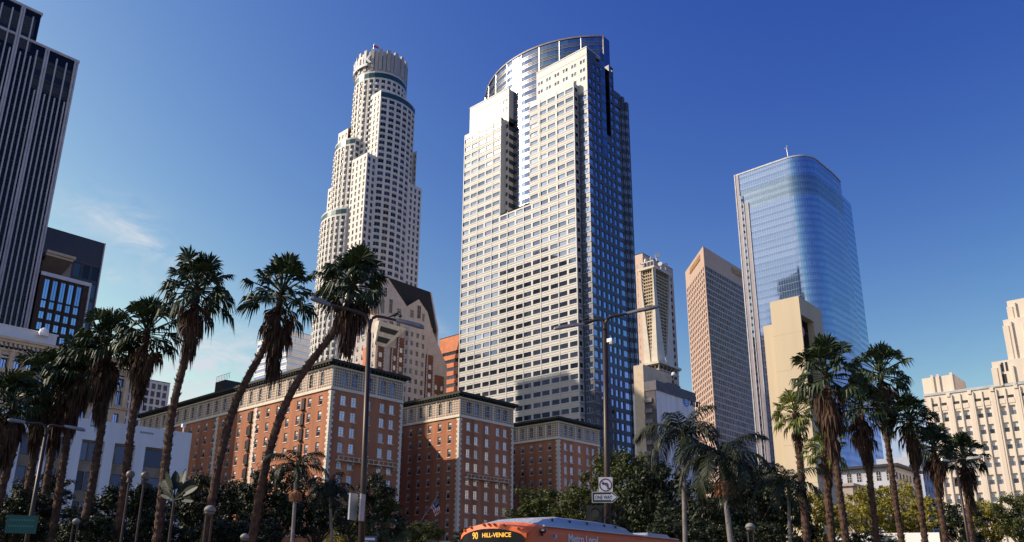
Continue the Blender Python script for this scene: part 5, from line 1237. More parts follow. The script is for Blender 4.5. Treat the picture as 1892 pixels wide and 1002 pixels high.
def fan_crown(seed, green=42, dead=46, skirt=1.7):
    global rng; rng = random.Random(seed); g = MB(); k = MB()
    for i in range(green):
        f = (i+.5)/green; el = R(88-118*f**.85)+rng.uniform(-.12, .12); az = i*2.39996+rng.uniform(-.25, .25)
        d = Vector((math.cos(el)*math.cos(az), math.cos(el)*math.sin(az), math.sin(el)))
        fan(g, Vector((0, 0, .1-.25*f)), d, rng.uniform(.38, .78)*(1-.15*max(0, math.sin(el))), rng.uniform(.42, .58), droop=.25+1.0*f+rng.uniform(-.1, .2))
    for i in range(dead):
        f = (i+.5)/dead; az = i*2.39996+rng.uniform(-.3, .3); el = R(-34-50*min(1, f*1.7))+rng.uniform(-.08, .08)
        d = Vector((math.cos(el)*math.cos(az), math.cos(el)*math.sin(az), math.sin(el)))
        fan(k, Vector((0, 0, -.25-skirt*.55*f)), d, rng.uniform(.22, .45), rng.uniform(.30, .46), nseg=8, droop=1.7, spread=.85)
    return g, k
def mesh_of(mb, name, mats):
    me = bpy.data.meshes.new(name); me.from_pydata([tuple(v) for v in mb.v], [], mb.f)
    for m_ in mats: me.materials.append(m_)
    me.polygons.foreach_set('material_index', mb.m); me.update(); return me
fan_vars = []
for sd_, gr, de, sk in ((3, 46, 60, 1.7), (5, 40, 70, 2.2), (9, 50, 54, 1.4), (21, 43, 64, 1.9)):
    g, k = fan_crown(sd_, gr, de, sk); fan_vars.append((mesh_of(g, 'leaf_crown', [M_['fan']]), mesh_of(k, 'dead_leaf_skirt', [M_['deadleaf']])))
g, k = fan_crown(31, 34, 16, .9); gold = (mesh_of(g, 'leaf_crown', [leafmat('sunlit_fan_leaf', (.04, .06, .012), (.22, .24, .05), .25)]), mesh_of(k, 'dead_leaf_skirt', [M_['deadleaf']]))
def child(name, me, parent, loc, rot=(0, 0, 0), sc=1.):
    o = bpy.data.objects.new(name, me); S.collection.objects.link(o); o.parent = parent; o.location = loc; o.rotation_euler = rot; o.scale = (sc, sc, sc); return o
def trunk_mesh(pts, r0, r1, boots=True, seed=1, mats=None):
    rr_ = random.Random(seed); P = [Vector(p) for p in pts]
    # resample
    out = []; 
    for i in range(len(P)-1):
        n = max(2, int((P[i+1]-P[i]).length/.16))
        for k_ in range(n): out.append(P[i].lerp(P[i+1], k_/n))
    out.append(P[-1])
    # smooth the bends
    for _ in range(40): out = [out[0]]+[(out[i-1]+out[i]*2+out[i+1])/4 for i in range(1, len(out)-1)]+[out[-1]]
    N_ = len(out); mb = MB(); rad = [(r0+(r1-r0)*(i/(N_-1)))*(1+(.07*((i % 2)*2-1)+rr_.uniform(-.06, .06) if boots else rr_.uniform(-.02, .02))) for i in range(N_)]
    mb.tube(out, rad, 11)
    if boots:
        for i in range(0, N_-1):
            for q in range(4):
                t = rr_.uniform(0, 6.28); a = Vector((math.cos(t), math.sin(t), 0)); b_ = out[i]+a*rad[i]*.9; tn = Vector((-a.y, a.x, 0))*.05
                e = out[i]+a*(rad[i]*1.0+rr_.uniform(.03, .09))+Vector((0, 0, rr_.uniform(.06, .13)))
                mb.poly([b_-tn, b_+tn, e+tn*.5, e-tn*.5]); mb.poly([b_-tn+Vector((0, 0, -.1)), b_+tn+Vector((0, 0, -.1)), e+tn*.5, e-tn*.5][::-1])
    return mb
PALM_GROUP = 'tall fan palms standing in the square'
def fan_palm(px, py, dist, rpx, tpts, label, var, rot=0., r0=.20, r1=.155, group=PALM_GROUP, tilt=0., mats=None, boots=True):
    heart = atD(px, py, dist); dep = proj(heart)[2]; rad = rpx*dep/FPX
    pts = [heart+Vector((0, 0, .05))]+[atD(x, y, dist) for x, y in tpts]
    a, c = pts[-2], pts[-1]; dd = (c-a); t = c.z/max(.1, -dd.z); pts.append(c+dd*t); pts[-1].z = 0
    base = pts[-1].copy()
    root = thing('fan_palm', label, 'palm tree', base, group)
    tm = trunk_mesh(pts[::-1], r0, r1, boots, int(px)); tr = tm.build('trunk', M_['ptrunk'], root)
    g, k = var; rx = Vector(pts[0]-pts[1]); lean = math.atan2(rx.dot(Rv), rx.z)*.6
    ax = Vector((-Fv.x, -Fv.y, 0)).normalized()
    for nm, me in (('leaf_crown', g), ('dead_leaf_skirt', k)):
        o = child(nm, me, root, heart-base, sc=rad)
        o.rotation_mode = 'QUATERNION'
        from mathutils import Quaternion
        o.rotation_quaternion = Quaternion(ax, -lean if nm == 'leaf_crown' else -lean*.3) @ Quaternion((0, 0, 1), rot)
    return root
V = fan_vars
fan_palm(364, 531, 39, 72, [(357, 610), (345, 650), (330, 710), (317, 760), (307, 850), (290, 1000)], 'straight fan palm with the full crown, left of the two leaning palms', V[0], .3)
fan_palm(521, 540, 40, 74, [(503, 610), (486, 650), (455, 700), (428, 760), (405, 850), (378, 1000)], 'fan palm leaning right, its crown left of the ivory round tower', V[1], 1.2, r0=.215)
fan_palm(653, 523, 38, 76, [(640, 580), (608, 628), (556, 690), (520, 760), (492, 850), (465, 1000)], 'most strongly leaning fan palm, its crown in front of the ivory round tower', V[2], 2.2, r0=.215)
fan_palm(272, 612, 42, 68, [(262, 690), (250, 740), (241, 800), (230, 900), (216, 1000)], 'fan palm with a long brown skirt beside the straight palm on its left', V[3], .8)
fan_palm(200, 636, 44, 66, [(198, 710), (195, 745), (186, 800), (170, 900), (148, 1000)], 'fan palm whose crown overlaps the brown office building corner', V[1], 3.1)
fan_palm(150, 672, 45, 66, [(140, 740), (128, 790), (118, 850), (108, 920), (95, 1000)], 'fan palm in front of the cream classical stone building', V[0], 4.0)
fan_palm(85, 706, 46, 66, [(80, 770), (70, 820), (56, 880), (44, 940), (28, 1000)], 'fan palm second from the left edge with a dark crown', V[3], 2.6)
fan_palm(20, 742, 44, 68, [(34, 790), (26, 830), (12, 870), (0, 920), (-22, 1000)], 'leftmost fan palm, cut by the left edge of the photo', V[2], .4)
fan_palm(120, 700, 49, 62, [(112, 760), (100, 820), (88, 880), (78, 940), (64, 1000)], 'fan palm half hidden behind other crowns in front of the cream stone building', V[1], 5.2)
fan_palm(1525, 690, 44, 70, [(1532, 750), (1536, 800), (1545, 860), (1554, 930), (1563, 1000)], 'tallest fan palm of the right group, crown in front of the yellow bell tower', V[1], 5.0)
fan_palm(1590, 750, 52, 58, [(1594, 790), (1600, 830), (1607, 880), (1613, 940), (1620, 1000)], 'fan palm between the tallest right-hand palm and the slanting one', V[0], 1.9)
fan_palm(1627, 688, 55, 58, [(1630, 740), (1636, 790), (1646, 860), (1655, 930), (1666, 1000)], 'slanting fan palm whose crown stands against open sky right of the glass tower', V[3], .2)
fan_palm(1680, 772, 55, 50, [(1684, 810), (1688, 840), (1695, 890), (1702, 940), (1709, 1000)], 'fan palm in front of the art deco building corner, brown skirt lit', V[2], 3.7)
fan_palm(1725, 826, 58, 45, [(1727, 860), (1730, 890), (1736, 930), (1741, 960), (1747, 1000)], 'smaller fan palm before the left part of the art deco building', V[0], 2.9)
fan_palm(1780, 842, 60, 43, [(1782, 880), (1785, 905), (1789, 940), (1793, 970), (1797, 1000)], 'rightmost small fan palm before the art deco building', V[1], .9)
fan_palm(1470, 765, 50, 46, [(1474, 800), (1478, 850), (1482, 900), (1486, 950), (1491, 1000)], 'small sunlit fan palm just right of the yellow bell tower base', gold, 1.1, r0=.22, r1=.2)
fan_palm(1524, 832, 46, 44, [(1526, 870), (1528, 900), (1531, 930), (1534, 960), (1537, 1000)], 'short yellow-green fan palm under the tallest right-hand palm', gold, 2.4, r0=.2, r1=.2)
fan_palm(712, 968, 40, 52, [(712, 985), (712, 995), (712, 1000), (712, 1003), (712, 1006)], 'low bushy fan palm beside the street lamp pole', V[2], 2.4, r0=.2, r1=.2, group='low palms')
# feather palms -----------------------------------------------------------
def frond(mb, base, az, el, L, droop, n=36, mi=0, leaf=.34):
    d = Vector((math.cos(az), math.sin(az), 0)); pts = []; p = Vector(base); e = el
    for i in range(n+1):
        pts.append(p.copy()); e -= droop/n*(1+.9*i/n); p = p+(d*math.cos(e)+Vector((0, 0, math.sin(e))))*(L/n)
    mb.tube(pts, [max(.006, .035*L/2.5*(1-i/(n+1))) for i in range(n+1)], 5, mi)
    side = Vector((-d.y, d.x, 0))
    for i in range(3, n+1):
        t = i/n; ll = leaf*L*math.sin(math.pi*min(1, .12+t*.86))**.6*rng.uniform(.85, 1.1); tg = (pts[i]-pts[i-1]).normalized()
        for s in (-1, 1):
            for q in range(1):
                o = pts[i]-tg*(L/n*.5*q); dd = (side*s*.72+tg*.55+Vector((0, 0, rng.uniform(-.35, .05)))).normalized(); m0 = o+dd*ll*.5; e2 = o+dd*ll*.85-Vector((0, 0, ll*rng.uniform(.35, .6)))
                w = tg*.013*L/1.; mb.poly([o-w*.5, m0-w, m0+w, o+w*.5], mi); mb.poly([m0-w, e2, m0+w], mi)
def feather_crown(seed, n, L, up=1.25):
    global rng; rng = random.Random(seed); m = MB()
    for i in range(n):
        f = i/n; frond(m, (0, 0, .0), i*2.39996+rng.uniform(-.2, .2), up-1.5*f+rng.uniform(-.1, .1), L*rng.uniform(.85, 1.1), 1.3+.6*f+rng.uniform(-.2, .3))
    return mesh_of(m, 'feather_crown', [M_['feather']])
def feather_palm(px, py, dist, rpx, tpts, label, me, shaft=.0, pod=None, tr=.10):
    heart = atD(px, py, dist); dep = proj(heart)[2]; rad = rpx*dep/FPX
    pts = [heart]+[atD(x, y, dist) for x, y in tpts]; a, c = pts[-2], pts[-1]; dd = c-a; pts.append(c+dd*(c.z/-dd.z)); pts[-1].z = 0; base = pts[-1].copy()
    root = thing('feather_palm', label, 'palm tree', base, 'feather palms in the square')
    trunk_mesh(pts[::-1], tr*1.15, tr*.9, False, int(px)).build('trunk', M_['paletrunk'], root)
    child('feather_crown', me, root, heart-base, sc=rad, rot=(0, 0, px*.01))
    if shaft:
        m = MB(); m.tube([heart-Vector((0, 0, shaft)), heart-Vector((0, 0, shaft*.4)), heart+Vector((0, 0, .15))], [tr*1.25, tr*1.5, tr*.7], 10); m.build('crownshaft', mat('green_crownshaft', (.07, .09, .03), .5), root, smooth=True)
    if pod:
        c = atD(pod[0], pod[1], dist); m = MB(); r_ = random.Random(4); s = pod[2]*dep/FPX
        for i in range(70):
            a = i*2.4; q = Vector((math.cos(a), math.sin(a), 0))*s*.35; top = c+Vector((0, 0, s*.9)); e = c+q*r_.uniform(1.2, 2.4)+Vector((0, 0, r_.uniform(-s*.5, -.1)*1.3)); md = top.lerp(e, .4)+q*1.2
            m.tube([top, md, e], [s*.07, s*.09, s*.03], 4)
        m.build('seed_bunch', mat('seed_brown', (.32, .15, .08), .9, 0, .3, 4), root)
F1, F2, F3 = feather_crown(2, 15, 1., 1.35), feather_crown(6, 17, 1., 1.2), feather_crown(8, 13, 1., 1.4)
feather_palm(1262, 806, 36, 105, [(1263, 860), (1264, 920), (1265, 960), (1266, 1000)], 'feather palm in front of the white windowless building', F1, .8)
feather_palm(1336, 850, 33, 118, [(1338, 890), (1341, 925), (1345, 960), (1350, 1000)], 'feather palm with brown seed bunch hanging below its green crownshaft', F2, 1.0, (1339, 905, 22), .11)
feather_palm(1457, 898, 38, 78, [(1457, 930), (1458, 960), (1459, 980), (1460, 1000)], 'thin feather palm in front of the yellow bell tower', F3, .7, None, .075)
feather_palm(548, 868, 37, 72, [(546, 910), (544, 940), (542, 970), (540, 1000)], 'feather palm before the red brick hotel between the leaning trunks', F3, .5, (546, 918, 14), .08)
feather_palm(610, 905, 40, 60, [(610, 930), (611, 950), (612, 980), (613, 1000)], 'low feather palm in front of the hotel left of the street lamp', F1, .3, None, .07)
# broad-leaved plant with paddle leaves
def paddle_plant(px, py, dist, rpx, label):
    c = atD(px, py, dist); dep = proj(c)[2]; r = rpx*dep/FPX; base = Vector((c.x, c.y, 0)); root = thing('paddle_leaf_plant', label, 'plant', base)
    st = MB(); st.tube([base, c], [.07, .05], 8); st.build('stem', M_['bark'], root); m = MB(); rr_ = random.Random(int(px))
    for i in range(13):
        a = -1.15+2.3*i/12+rr_.uniform(-.16, .16); d = (Rv*math.sin(a)+Vector((0, 0, 1))*math.cos(a)*.9+Fv*rr_.uniform(-.5, .5)).normalized(); s_ = (d.cross(Fv)+Fv*rr_.uniform(-.8, .8)).normalized(); L = r*rr_.uniform(.6, 1.1); P = []
        m.tube([c, c+d*L*.4], .03, 5)
        for k_ in range(7):
            t = .35+.65*k_/6; P.append((c+d*L*t-Vector((0, 0, L*.25*t*t*abs(math.sin(a)))), L*.13*math.sin(math.pi*min(1, .15+.85*k_/6))**.6 if k_ < 6 else .01))
        for k_ in range(6):
            (p0, w0), (p1, w1) = P[k_], P[k_+1]; m.poly([p0-s_*w0, p1-s_*w1, p1+Fv*.03, p0+Fv*.03]); m.poly([p0+Fv*.03, p1+Fv*.03, p1+s_*w1, p0+s_*w0])
    m.build('paddle_leaves', M_['feather'], root)
paddle_plant(322, 925, 35, 66, 'dark paddle-leaved plant in front of the white pier building corner')
# broadleaf trees ----------------------------------------------------------
def crown_mesh(seed, n_cl, per, leaf, mt, holes=.0, flat=1.):
    r_ = random.Random(seed); m = MB(); cl = []
    while len(cl) < n_cl:
        p = Vector((r_.uniform(-1, 1), r_.uniform(-1, 1), r_.uniform(-1, 1)))
        if p.length > 1 or p.length < .25: continue
        if p.z < -.85: continue
        cl.append(p*.86)
    for c in cl:
        cr = r_.uniform(.11, .25)
        for k_ in range(per):
            while True:
                o = Vector((r_.gauss(0, 1), r_.gauss(0, 1), r_.gauss(0, .7)))
                if o.length < 2.2: break
            p = c+o*cr*.55; nrm = (o.normalized()+Vector((r_.uniform(-1, 1), r_.uniform(-1, 1), r_.uniform(-.3, 1.2)))).normalized()
            a = nrm.cross(Vector((r_.uniform(-1, 1), r_.uniform(-1, 1), r_.uniform(-1, 1)))).normalized(); b_ = nrm.cross(a); s = leaf*r_.uniform(.6, 1.3)
            m.poly([p-a*s, p-b_*s*.45, p+a*s, p+b_*s*.45])
    return mesh_of(m, 'crown', [mt]), cl
def limbs(cl, seed):
    r_ = random.Random(seed); m = MB()
    for c in cl[::4]:
        c = Vector(c); k_ = Vector((0, 0, -1.0)); md = k_.lerp(c, .5)+Vector((r_.uniform(-.08, .08), r_.uniform(-.08, .08), .1)); m.tube([k_, md, c], [.035, .018, .006], 5)
    return mesh_of(m, 'limbs', [M_['bark']])
TV = {}
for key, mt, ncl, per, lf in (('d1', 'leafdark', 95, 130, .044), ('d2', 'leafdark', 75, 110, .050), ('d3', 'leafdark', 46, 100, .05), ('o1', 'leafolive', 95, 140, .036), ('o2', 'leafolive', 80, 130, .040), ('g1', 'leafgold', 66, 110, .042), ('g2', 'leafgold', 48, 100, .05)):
    me, cl = crown_mesh(hash(key) % 97 if 0 else sum(map(ord, key)), ncl, per, lf, M_[mt]); TV[key] = (me, limbs(cl, 3))
TG = 'broadleaf trees in the square'
def tree(px, py, rx, ry, dist, key, label, rot=0.):
    c = atD(px, py, dist); dep = proj(c)[2]; a = rx*dep/FPX; b_ = ry*dep/FPX; base = Vector((c.x, c.y, 0)); root = thing('broadleaf_tree', label, 'tree', base, TG)
    for nm, me in (('crown', TV[key][0]), ('limbs', TV[key][1])):
        o = child(nm, me, root, c-base, rot=(0, 0, rot)); o.scale = (a, a, b_)
    t = MB(); t.tube([base, base.lerp(c, .45)+Vector((.1, 0, 0)), c-Vector((0, 0, b_*.7))], [.22, .16, .1], 8); t.build('trunk', M_['bark'], root)
trees = [
 (1150, 898, 72, 86, 62, 'o1', 'olive green tree rising left of the feather palms, above the bus'),
 (1000, 946, 66, 58, 66, 'o2', 'round olive green tree at the foot of the third hotel wing'),
 (1072, 940, 50, 56, 60, 'o1', 'olive tree between the hotel wing and the traffic sign pole'),
 (1215, 925, 62, 80, 58, 'd1', 'dark tree behind the first feather palm'),
 (1290, 950, 70, 70, 52, 'd2', 'dark tree between the two feather palms'),
 (1390, 925, 70, 76, 55, 'd1', 'dark tree at the foot of the yellow bell tower'),
 (1450, 950, 55, 70, 60, 'd3', 'loose dark tree right of the seed-bearing palm'),
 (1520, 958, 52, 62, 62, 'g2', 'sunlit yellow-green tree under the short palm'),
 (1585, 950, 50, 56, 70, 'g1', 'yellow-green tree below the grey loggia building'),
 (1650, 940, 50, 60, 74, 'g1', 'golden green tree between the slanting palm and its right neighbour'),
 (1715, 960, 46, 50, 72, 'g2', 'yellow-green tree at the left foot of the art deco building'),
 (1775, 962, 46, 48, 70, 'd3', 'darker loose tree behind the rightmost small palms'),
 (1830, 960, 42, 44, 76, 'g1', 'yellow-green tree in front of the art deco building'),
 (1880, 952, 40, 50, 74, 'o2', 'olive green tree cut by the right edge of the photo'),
 (692, 905, 34, 36, 55, 'd2', 'small dark tree in front of the first hotel wing beside the lamp pole'),
 (585, 935, 62, 62, 52, 'd3', 'loose dark tree between the second leaning palm and the lamp pole'),
 (505, 925, 60, 72, 50, 'd2', 'dark tree behind the low part of the leaning palm trunks'),
 (430, 945, 58, 64, 54, 'd1', 'dark tree in front of the long hotel wall'),
 (362, 930, 44, 62, 50, 'd2', 'dark tree right of the white pier building'),
 (240, 945, 62, 62, 48, 'd1', 'dark tree in front of the white pier building'),
 (130, 972, 66, 44, 50, 'd2', 'low dark tree left of the globe lamps'),
 (35, 950, 55, 58, 46, 'd1', 'dark tree at the left edge behind the green sign'),
 (640, 985, 50, 24, 95, 'g1', 'bright yellow-green bush behind the lamp pole'),
 (860, 992, 30, 18, 80, 'd3', 'small dark tree under the stone terrace left of the bus'),
 (300, 985, 50, 46, 44, 'd2', 'dark tree under the straight fan palm'),
 (650, 955, 50, 40, 60, 'd3', 'sparse dark tree behind the paired sign backs'),
 (1255, 990, 60, 40, 46, 'd1', 'low dark tree under the first feather palm'),
 (1340, 1000, 56, 44, 44, 'd3', 'low dark tree beside the trunk of the seed-bearing palm'),
 (1425, 1000, 50, 40, 46, 'd2', 'low dark tree beneath the thin feather palm'),
 (1120, 985, 44, 40, 55, 'd1', 'dark tree directly behind the traffic signal'),
 (1600, 1000, 50, 26, 60, 'd3', 'low dark shrub tree before the white canvas canopy'),
 (180, 990, 60, 40, 43, 'd1', 'low dark tree between the left palm trunks'),
 (400, 995, 56, 40, 43, 'd1', 'low dark tree behind the domed path lamp'),
 (470, 1000, 60, 44, 44, 'd2', 'low dark tree at the foot of the most leaning palm'),
 (85, 900, 50, 34, 52, 'd3', 'dark tree half hiding the foot of the white pier building'),
 (780, 985, 38, 26, 70, 'o2', 'low green tree beneath the flag')]
for i, (x, y, rx, ry, d, k_, lb) in enumerate(trees): tree(x, y+ry*.12, rx*1.22, ry*1.15, d, k_, lb, i*.9)
# hedge behind the square, low continuous planting
r_ = random.Random(77); hm = MB()
for i in range(9000):
    px = r_.uniform(-60, 1950); d = r_.uniform(70, 78); c = atD(px, 1040, d); z = r_.uniform(0, 2.9+.5*math.sin(px*.021)+.3*math.sin(px*.06)); p = Vector((c.x, c.y, z)); a = Vector((r_.gauss(0, 1), r_.gauss(0, 1), r_.gauss(0, 1))).normalized(); b_ = a.cross(Vector((r_.gauss(0, 1), r_.gauss(0, 1), 1))).normalized(); s = r_.uniform(.12, .28)
    hm.poly([p-a*s, p-b_*s*.5, p+a*s, p+b_*s*.5])
tag(hm.build('hedge', M_['leafdark']), 'dense dark hedge planting along the far side of the square', 'hedge', kind='stuff')
# ================================================================ street things
M_['pole'] = mat('brown_pole_paint', (.045, .028, .022), .45, .3, .15, 3)
M_['lamp_grey'] = mat('lamp_head_grey', (.26, .25, .26), .4, .5, .08)
M_['sign_w'] = mat('sign_white', (.62, .60, .66), .5, 0, .04)
M_['sign_k'] = mat('sign_black', (.012, .012, .014), .5)
M_['sign_r'] = mat('sign_red', (.45, .03, .03), .5)
M_['alu'] = mat('sign_aluminium', (.42, .40, .40), .45, .6, .1, 2)
M_['globe'] = mat('grey_brown_globe', (.12, .10, .09), .5)  # even grey-brown tone for the globe glass
def street_lamp(px, py, dist, foot, arms, label, r=.085, cam_=None):
    J = atD(px, py, dist); F = atD(foot[0], foot[1], dist); dd = F-J; F = J+dd*(J.z/-dd.z); F.z = 0
    root = thing('street_lamp', label, 'street lamp', F, 'double-armed street lamps')
    m = MB(); m.lathe(F, [(.22, 0), (.22, .35), (.13, .5)], 10); m.tube([F+Vector((0, 0, .4)), J.lerp(F, .5), J], [r*1.5, r*1.2, r], 10); m.build('pole', M_['pole'], root, smooth=True)
    for (mx, my, tx, ty, hx, hy) in arms:
        P = [J-Vector((0, 0, .5)), J, atD(mx, my, dist), atD(tx, ty, dist)]
        pts = []
        def bz(t):   # cubic through the junction, arching out
            a, b, c, d = J, J+Vector((0, 0, .75)), P[2], P[3]
            return a*(1-t)**3+b*3*t*(1-t)**2+c*3*t*t*(1-t)+d*t**3
        pts = [bz(k/14) for k in range(15)]
        a = MB(); a.tube(pts, [r*.8-(r*.3)*k/14 for k in range(15)], 8); ao = a.build('arm', M_['pole'], root, smooth=True)
        H = atD(hx, hy, dist); T = pts[-1]; u = (H-T).normalized(); s = u.cross(Vector((0, 0, 1))).normalized(); L = (H-T).length
        h = MB()
        for k in range(6):
            pass
        prof = [(-.18, .05, .05), (0, .07, .06), (.25, .10, .07), (.8, .13, .075), (.95, .10, .05), (1.0, .03, .02)]
        n = len(h.v); ring = []
        for t, w, hh in prof:
            c = T+u*L*t; ring.append([c+s*w+Vector((0, 0, -.03)), c+s*w*.8+Vector((0, 0, hh)), c-s*w*.8+Vector((0, 0, hh)), c-s*w+Vector((0, 0, -.03)), c-s*w*.6+Vector((0, 0, -hh*.7)), c+s*w*.6+Vector((0, 0, -hh*.7))])
        for k in range(len(ring)-1):
            for q in range(6): q2 = (q+1) % 6; h.poly([ring[k][q], ring[k][q2], ring[k+1][q2], ring[k+1][q]])
        h.poly(ring[0][::-1]); h.poly(ring[-1]); h.build('lamp_head', M_['lamp_grey'], ao, smooth=True)
    return root, J, F
street_lamp(682, 615, 24, (668, 985), [(668, 580, 605, 562, 573, 551), (696, 584, 740, 594, 784, 606)], 'double street lamp in front of the first hotel wing, far arm over the palm crown', .075)
r3, J3, F3_ = street_lamp(1118, 612, 30, (1123, 985), [(1103, 592, 1072, 600, 1023, 608), (1130, 588, 1165, 578, 1217, 567)], 'double street lamp in front of the granite tower, carrying the one way sign', .10)
street_lamp(84, 808, 36, (52, 985), [(70, 786, 42, 780, 14, 776), (96, 790, 125, 789, 158, 796)], 'double street lamp before the white pier building at left', .07)
street_lamp(1768, 868, 44, (1787, 985), [(1766, 856, 1752, 852, 1738, 850), (1776, 850, 1790, 848, 1815, 845)], 'double street lamp among the small palms before the art deco building', .06)
# small camera on the third lamp
m = MB(); c = J3+Vector((.18, .05, -.42)); m.box(c.x-.1, c.x+.14, c.y-.09, c.y+.09, c.z-.07, c.z+.07); m.lathe(c+Vector((.1, 0, -.22)), [(.02, 0), (.11, .05), (.12, .14), (.1, .18)], 10); m.build('camera_box', M_['alu'], r3)
def facing(c):  # sign frame facing the camera side
    n = Vector((-c.x, -c.y, 0)).normalized(); return n, Vector((n.y, -n.x, 0))*-1.
def on_plane(px, py, c, n):
    d = ray(px, py); t = (c-O).dot(n)/d.dot(n); return O+d*t
c = atD(1119, 897, 29.7); n, s = facing(c); up = Vector((0, 0, 1)); KS = 1.2
# no left turn sign
root = thing('no_left_turn_sign', 'square white no left turn sign, mounted above the one way arrow', 'traffic sign', c-up*.3)
q = lambda x, z, d=0: c+s*x*KS+up*z*KS+n*d
W2 = .215
m = MB(); m.slab([q(-W2, -.25, .012), q(W2, -.25, .012), q(W2, .25, .012), q(-W2, .25, .012)], n, .012); m.build('panel', M_['sign_w'], root)
m = MB()
for i in range(28):
    a, b = 2*math.pi*i/28, 2*math.pi*(i+1)/28; m.poly([q(.165*math.cos(a), .165*math.sin(a)+.01, .016), q(.20*math.cos(a), .20*math.sin(a)+.01, .016), q(.20*math.cos(b), .20*math.sin(b)+.01, .016), q(.165*math.cos(b), .165*math.sin(b)+.01, .016)])
a = math.radians(135); k = Vector((math.cos(a), math.sin(a)))*.17; w = Vector((-k.y, k.x)).normalized()*.015
m.poly([q(k.x+w.x, k.y+w.y+.01, .02), q(-k.x+w.x, -k.y+w.y+.01, .02), q(-k.x-w.x, -k.y-w.y+.01, .02), q(k.x-w.x, k.y-w.y+.01, .02)][::-1]); m.build('prohibition_ring', mat('ring_dark_red', (.10, .02, .02), .5), root)
m = MB(); m.poly([q(.05, -.12, .018), q(.085, -.12, .018), q(.085, .03, .018), q(.05, .03, .018)]); m.poly([q(-.06, .03, .018), q(.085, .03, .018), q(.05, .075, .018), q(-.06, .075, .018)]); m.poly([q(-.125, .05, .018), q(-.06, -.005, .018), q(-.06, .11, .018)]); m.build('arrow_symbol', M_['sign_k'], root)
# one way sign
c = atD(1118, 919, 29.67); n, s = facing(c); q = lambda x, z, d=0: c+s*x*KS+up*z*KS+n*d
root = thing('one_way_sign', 'black and white ONE WAY arrow sign pointing right on the lamp pole', 'traffic sign', c-up*.2)
ol = lambda g: [(-.41+g, -.17+g), (.23, -.17+g), (.41-g*1.4, 0), (.23, .17-g), (-.41+g, .17-g)]
m = MB(); m.slab([q(x, z, .012) for x, z in ol(0)], n, .012); m.build('panel', M_['alu'], root)
m = MB(); m.poly([q(x, z, .016) for x, z in ol(.028)]); m.build('black_field', M_['sign_k'], root)
m = MB(); m.poly([q(x, z, .019) for x, z in [(-.33, -.085), (.19, -.085), (.19, -.125), (.36, 0), (.19, .125), (.19, .085), (-.33, .085)]]); m.build('white_arrow', M_['sign_w'], root)
textmesh('sign_letters', 'ONE WAY', .165*KS, M_['sign_k'], root, q(-.315, -.058, .024), s, up, .002, bold=.012, sx=.68)
# signal head
c = atD(1100, 962, 29.5); n, s = facing(c); q = lambda x, z, d=0: c+s*x*KS+up*z*KS+n*d*KS
root = thing('traffic_signal', 'black traffic signal head left of the pole below the one way sign', 'traffic light', c-up*.6)
m = MB(); m.hexa([q(x, z, d) for z in (-.75, .42) for x, d in ((-.20, .0), (.20, .0), (.20, -.22), (-.20, -.22))]); m.build('housing', M_['sign_k'], root)
m = MB(); m.hexa([q(x, z, d) for z in (-.80, .48) for x, d in ((-.27, -.23), (.27, -.23), (.27, -.25), (-.27, -.25))]); m.build('backplate', M_['sign_k'], root)
for k in range(3):
    z = .22-k*.36; v = MB(); N_ = 12
    for i in range(N_):
        a, b = math.pi*(-.15+1.3*i/N_), math.pi*(-.15+1.3*(i+1)/N_); r = .14
        v.poly([q(r*math.cos(a), z+r*math.sin(a), .0), q(r*math.cos(b), z+r*math.sin(b), .0), q(r*math.cos(b), z+r*math.sin(b), .22), q(r*math.cos(a), z+r*math.sin(a), .22)])
    v.build('visor', mat('visor_black', (.05, .045, .045), .35), root)
    l = MB(); l.poly([q(.13*math.cos(2*math.pi*i/16), z+.13*math.sin(2*math.pi*i/16), .01) for i in range(16)]); l.build('lens', mat('dark_lens', (.03, .02, .015), .2), root)
m = MB(); m.bar(q(.2, .1, -.1), q(.42, .1, -.1), .05, .05); m.build('bracket', M_['pole'], root)
# paired sign backs on the second lamp pole
for (x0, x1, y0, y1, lb) in ((648, 662, 911, 960, 'left one of two tall pale signs seen edge-on on the lamp pole'), (668, 676, 912, 962, 'narrower right one of two tall pale signs on the lamp pole')):
    d0 = 23.6; A, B = atD(x0, y0, d0), atD(x1, y0, d0+.35); z0 = atD(x0, y1, d0).z; z1 = A.z; root_loc = Vector((A.x, A.y, z0)); m = MB()
    u = (B-A).normalized(); nn = Vector((u.y, -u.x, 0)); m.hexa([Vector((p.x, p.y, z))+nn*o for z in (z0, z1) for p, o in ((A, 0), (B, 0), (B, -.05), (A, -.05))])
    solid('pole_sign', lb, 'sign', m, [mat('worn_sign_grey', (.48, .45, .42), .6, 0, .15, 2)], root_loc)
# green street sign and small blue sign
c = atD(40, 969, 35.5); n, s = facing(c); q = lambda x, z, d=0: c+s*x+up*z+n*d
w_, h_ = 20*37/FPX, 13*37/FPX; m = MB(); m.slab([q(-w_, -h_, 0), q(w_, -h_, 0), q(w_, h_, 0), q(-w_, h_, 0)], n, .02)
rt = thing('green_street_sign', 'dark green street sign with two faint pale lines beside the left lamp pole', 'sign', c-up*h_)
m.build('panel', mat('sign_green', (.015, .10, .075), .5), rt); m = MB()
for z in (-.10, .12):
    for i in range(9): m.poly([q(-w_*.8+i*w_*.18, z, .01), q(-w_*.8+i*w_*.18+w_*.12, z, .01), q(-w_*.8+i*w_*.18+w_*.12, z+.07, .01), q(-w_*.8+i*w_*.18, z+.07, .01)])
m.build('faint_lettering', mat('faded_lettering', (.06, .22, .18), .6), rt)
c = atD(681, 997, 26); n, s = facing(c); q = lambda x, z, d=0: c+s*x+up*z+n*d
